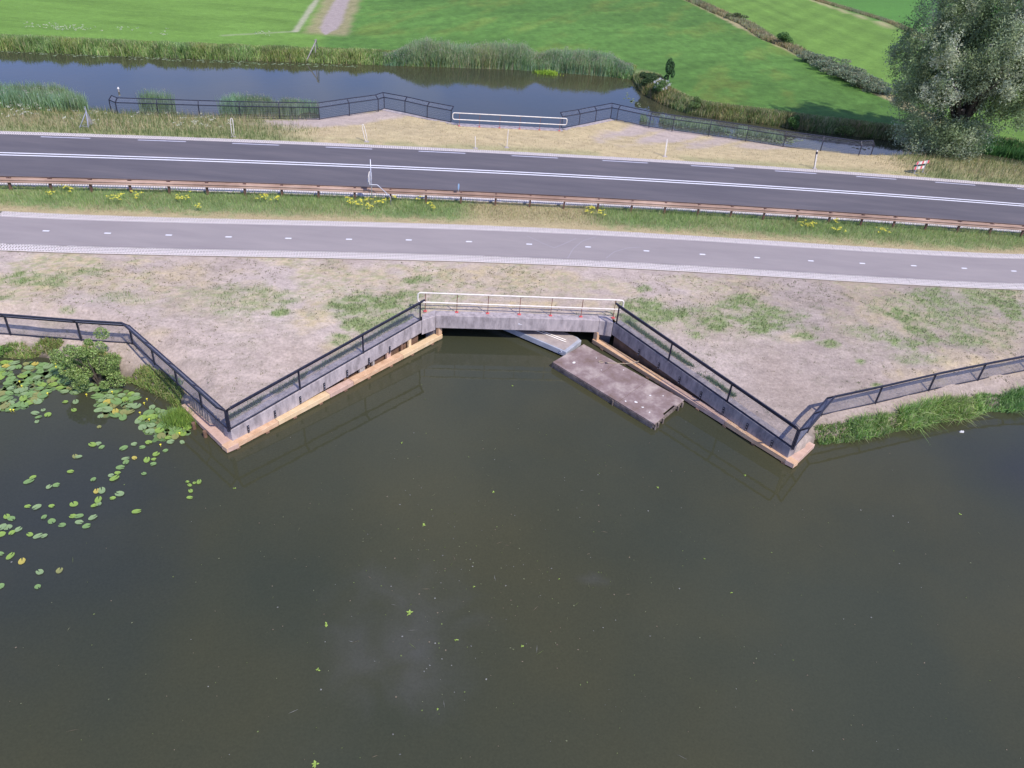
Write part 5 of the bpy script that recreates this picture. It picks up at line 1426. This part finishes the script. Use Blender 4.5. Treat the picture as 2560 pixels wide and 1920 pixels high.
p2, o_, s_ = along(lineS, 30000, 2.6, .2); p3 = lift(p2, WZ)
reedmass('bank_grass', 'tan and green grass along the far bank between the dark bush and the willow', p3, (.5 - .12 * np.clip(o_, 0, 2.5)) * RNG.uniform(.5, 1.5, len(p3)), RNG.uniform(.03, .06, len(p3)), [(.17, .25, .07), (.36, .33, .17), (.13, .20, .06), (.42, .37, .20), (.24, .29, .10)], .45, cat='grass')
# yellow water lilies and reeds on the ditch beyond the willow
p2 = scatter_px([(2440, 352), (2560, 372), (2640, 385), (2640, 410), (2560, 400), (2440, 378)], 4000, -1.2); p3 = lift(p2, WZ)
reedmass('ditch_reeds', 'dark green reeds on the ditch to the right of the willow', p3, RNG.uniform(.4, 1.0, len(p3)), RNG.uniform(.04, .07, len(p3)), [(.08, .20, .06), (.12, .26, .07), (.06, .14, .04)], .45, cat='reeds')

# ditch lines through the far fields
a0, a1 = at(1700, -12, -.7)[:2], dl1
mids = A2([(1700, -12), (1800, 34), (1868, 62), (1920, 98), (1978, 120), (2036, 152), (2122, 196), (2189, 230)], -.7)
p2, o_, s_ = along(mids, 16000, 1.0, 1.0); p3 = lift(p2)
reedmass('ditch_grass', 'dry tan grass marking the nearer field ditch', p3, RNG.uniform(.2, .6, len(p3)), RNG.uniform(.05, .09, len(p3)), [(.40, .34, .19), (.46, .39, .24), (.22, .26, .10), (.33, .29, .15)], .4, cat='grass')
mids2 = A2([(2000, -12), (2060, 6), (2150, 32), (2230, 58), (2310, 95)], -.7)
p2, o_, s_ = along(mids2, 7000, .7, .7); p3 = lift(p2)
reedmass('ditch_grass', 'dry tan grass marking the farther field ditch', p3, RNG.uniform(.15, .45, len(p3)), RNG.uniform(.05, .09, len(p3)), [(.42, .36, .21), (.30, .31, .14), (.36, .34, .17)], .4, cat='grass')

# shrubs
def lobe_points(c, r, n, hollow=.55):
    d = RNG.normal(size=(n, 3)); d /= np.linalg.norm(d, axis=1, keepdims=True)
    rad = hollow + (1 - hollow) * RNG.random(n) ** .6
    return np.asarray(c) + d * np.asarray(r) * rad[:, None]
def shrub(px, py, r, nl, label, pal, size=.09, name='shrub', zoff=None, blobs=7, stems=5, group=None, aspect=.5, cat='shrub', br=(.32, .6), spread=.38):
    b = on(px, py, WZ); o = empty(name, b, label, cat, group)
    r = np.array(r, float); parts = []
    for k in range(blobs):
        q = RNG.normal(0, spread, 3); q = np.clip(q, -.95, .95)
        c = b + np.array([q[0] * r[0], q[1] * r[1], r[2] * (1 + q[2] * .9)])
        rr = r * RNG.uniform(*br)
        parts.append(lobe_points(c, rr, nl // blobs))
    Q = np.concatenate(parts); Q = Q[Q[:, 2] > b[2] + .02]
    V, F_, C_c = leaves(Q, RNG.uniform(.6, 1.3, len(Q)) * size, colmix(len(Q), pal, .22), aspect, .6)
    np_mesh('foliage', V, F_, C_c, MAT['leaf'], parent=o)
    m = MB()
    for k in range(stems):
        a = RNG.uniform(0, 6.28); e = b + np.array([math.cos(a) * r[0] * .6, math.sin(a) * r[1] * .6, r[2] * RNG.uniform(1.0, 1.7)])
        m.tube([b - [0, 0, .1], (b + e) / 2 + [0, 0, .1], e], [.03, .02, .008], 5)
    m.build('stem', MAT['bark'], o)
    return o
WILG = [(.25, .37, .11), (.31, .43, .14), (.19, .29, .08), (.38, .47, .18)]
shrub(248, 958, (1.2, .85, 1.0), 15000, 'leafy young willow bush at the left shore in front of the mesh fence', WILG, .075, 'willow_bush', blobs=34, stems=16, br=(.14, .34), spread=.46)
shrub(175, 930, (.38, .35, .38), 1500, 'smaller bright green bush just left of the willow bush', [(.16, .30, .07), (.22, .36, .10)], .07, blobs=6)
shrub(10, 885, (.5, .35, .22), 1200, 'low green plant at the left frame edge below the fence', [(.17, .31, .07), (.22, .36, .10)], .07, blobs=5)
DK = [(.05, .09, .04), (.08, .14, .05), (.10, .17, .07)]
shrub(1612, 218, (.95, .8, .75), 4500, 'dark round bush overhanging the bend of the far canal', DK, .14, blobs=9)
shrub(1668, 202, (.62, .55, 1.1), 3500, 'upright narrow dark shrub at the field edge by the canal bend', [(.06, .13, .05), (.09, .18, .07)], .14, blobs=12, br=(.34, .5), spread=.36)
el = shrub(1650, 232, (.8, .7, .75), 3800, 'green elder bush with white blossom beside the dark bush', [(.14, .24, .08), (.19, .30, .11), (.10, .18, .06)], .13, blobs=9)
b = np.array(el.location); Q = lobe_points(b + [0, -.2, .85], (.8, .5, .5), 26, .9); Q = np.repeat(Q, 12, 0) + RNG.normal(0, .05, (26 * 12, 3))
V, F_, C_c = leaves(Q, .08, colmix(len(Q), [(.75, .76, .72)], .06), .9, 2); np_mesh('blossom', V, F_, C_c, MAT['leaf'], parent=el)
shrub(1738, 272, (.55, .5, .42), 1800, 'small green bush on the bank just right of the elder', [(.15, .24, .08), (.20, .28, .10)], .12)
shrub(1980, 322, (.7, .6, .6), 2500, 'dark green bush on the far bank above the right fence', [(.09, .18, .05), (.13, .24, .07)], .13)
shrub(2100, 335, (1.0, .5, .4), 2500, 'yellow-green tussock on the bank left of the willow', [(.26, .33, .10), (.33, .37, .14), (.17, .25, .07)], .14)
shrub(1957, 112, (1.2, 1.0, .8), 2600, 'lone round green bush on the nearer field ditch', [(.12, .24, .07), (.16, .29, .09)], .2)
for i, (px, py, rx_, rz_) in enumerate(((2040, 158, 1.9, .5), (2070, 174, 2.2, .6), (2100, 189, 2.2, .6), (2130, 204, 2.2, .6), (2160, 218, 2.1, .55), (2190, 232, 1.8, .5))):
    shrub(px, py, (rx_, 1.5, rz_), 4200, ('topmost' if i == 0 else 'lowest' if i == 5 else ['', 'second', 'third', 'fourth', 'fifth'][i]) + ' of the grey-green bushes along the field ditch, counted from the top', [(.17, .23, .13), (.22, .29, .18), (.27, .33, .23), (.30, .30, .19)], .17, 'ditch_bush', blobs=22, group='grey-green bushes along the field ditch', br=(.28, .5), spread=.42)
shrub(1835, 48, (1.4, .8, .4), 900, 'small dark tussock high on the nearer field ditch', [(.12, .17, .07), (.18, .22, .10)], .2, blobs=5)

# ------------------------------------------------------------------ willow tree
tb0 = np.array([33.0, 63.6, -.45])
tree = empty('willow_tree', tb0, 'tall grey-green willow standing where the far fence ends', 'tree')
limbs = []
m = MB()
m.tube([tb0 - [0, 0, .4], tb0 + [.1, .1, 1.2], tb0 + [.2, .2, 2.4]], [.6, .45, .4], 10)
m.build('trunk', MAT['bark'], tree, smooth=True)
top0 = tb0 + np.array([.2, .2, 2.2])
ends = []
rs = np.random.default_rng(11)
for k in range(15):
    a = 2 * math.pi * k / 15 + rs.uniform(-.2, .2); rr = rs.uniform(1.5, 4.9); hh_ = rs.uniform(5.0, 13.0) if k % 2 else rs.uniform(3.5, 8)
    e = tb0 + np.array([math.cos(a) * rr, math.sin(a) * rr, hh_]); mid = (top0 + e) / 2 + np.array([-math.cos(a) * .3, -math.sin(a) * .3, .6])
    MB().tube([top0 - [0, 0, .3], mid, e], [.22, .13, .04], 6).build('limb', MAT['bark'], tree, smooth=True)
    ends += [(mid, e)]
# crown: drooping sprays hung on sub-branches through the volume
cent = tb0 + np.array([-.15, .6, 8.2]); RX, RY, RZ = 7.3, 6.0, 10.6
Qs, Cs_ = [], []
WT = np.array([(.28, .365, .185), (.36, .44, .25), (.21, .285, .13), (.43, .49, .32)])
def lean_c(z): return np.array([.2 + .13 * max(0, z - 3), .3, 0])
boughs = []
for k in range(128):
    a = rs.uniform(0, 2 * math.pi); el = math.asin(rs.uniform(-.55, 1.0))
    e = cent + np.array([RX * math.cos(a) * math.cos(el), RY * math.sin(a) * math.cos(el), RZ * math.sin(el)]) * rs.uniform(.74, 1.0)
    e = e + lean_c(e[2]); e[2] = max(e[2], tb0[2] + .9)
    boughs.append((top0 + [0, 0, rs.uniform(0, 2)], e))
for st, e in boughs:
    tone_b = WT[rs.integers(0, 4)] * rs.uniform(.85, 1.15)
    md_ = (st + e) / 2 + np.array([0, 0, rs.uniform(.3, 1.6)])
    nS = int(rs.uniform(14, 24))
    for j in range(nS):
        t = rs.uniform(.30, 1.0) ** .8
        p = st * (1 - t) ** 2 + 2 * md_ * t * (1 - t) + e * t * t
        sp_r = .55 + .55 * t
        p = p + rs.normal(0, .62, 3) * [sp_r, sp_r, sp_r * .9]
        if p[2] < tb0[2] + .5 or np.linalg.norm((p - cent - lean_c(p[2])) / [RX, RY, RZ]) > .97: continue
        k = int(rs.uniform(70, 125)); tone = tone_b * rs.uniform(.85, 1.18)
        r = rs.uniform(.32, .75); q = rs.normal(0, .40, (k, 3)) * [r, r, r * 1.35]
        q[:, 2] -= .55 * (q[:, 0] ** 2 + q[:, 1] ** 2) / r
        Qs.append(p + q); Cs_.append(np.tile(tone, (k, 1)))
for _ in range(150):                                      # skirt of foliage hanging to the ground round the trunk
    a = rs.uniform(0, 6.28); p = tb0 + np.array([-.6 + math.cos(a) * rs.uniform(.8, 3.9), math.sin(a) * rs.uniform(1.0, 3.0), rs.uniform(.4, 2.8)])
    Qs.append(p + rs.normal(0, .45, (120, 3)) * [.8, .8, .7]); Cs_.append(np.tile(WT[rs.integers(0, 4)] * rs.uniform(.85, 1.2), (120, 1)))
Q = np.concatenate(Qs); cc = np.concatenate(Cs_) * (1 + RNG.normal(0, .16, (len(Q), 1)))
kz = Q[:, 2] > tb0[2] + .15; Q, cc = Q[kz], cc[kz]
V, F_, C_c = leaves(Q, RNG.uniform(.13, .27, len(Q)), np.clip(cc, .01, .6), .34, .4)
np_mesh('crown', V, F_, C_c, MAT['leaf'], parent=tree)
print('objects', len(bpy.data.objects), 'tris~', sum(len(m.polygons) for m in bpy.data.meshes))
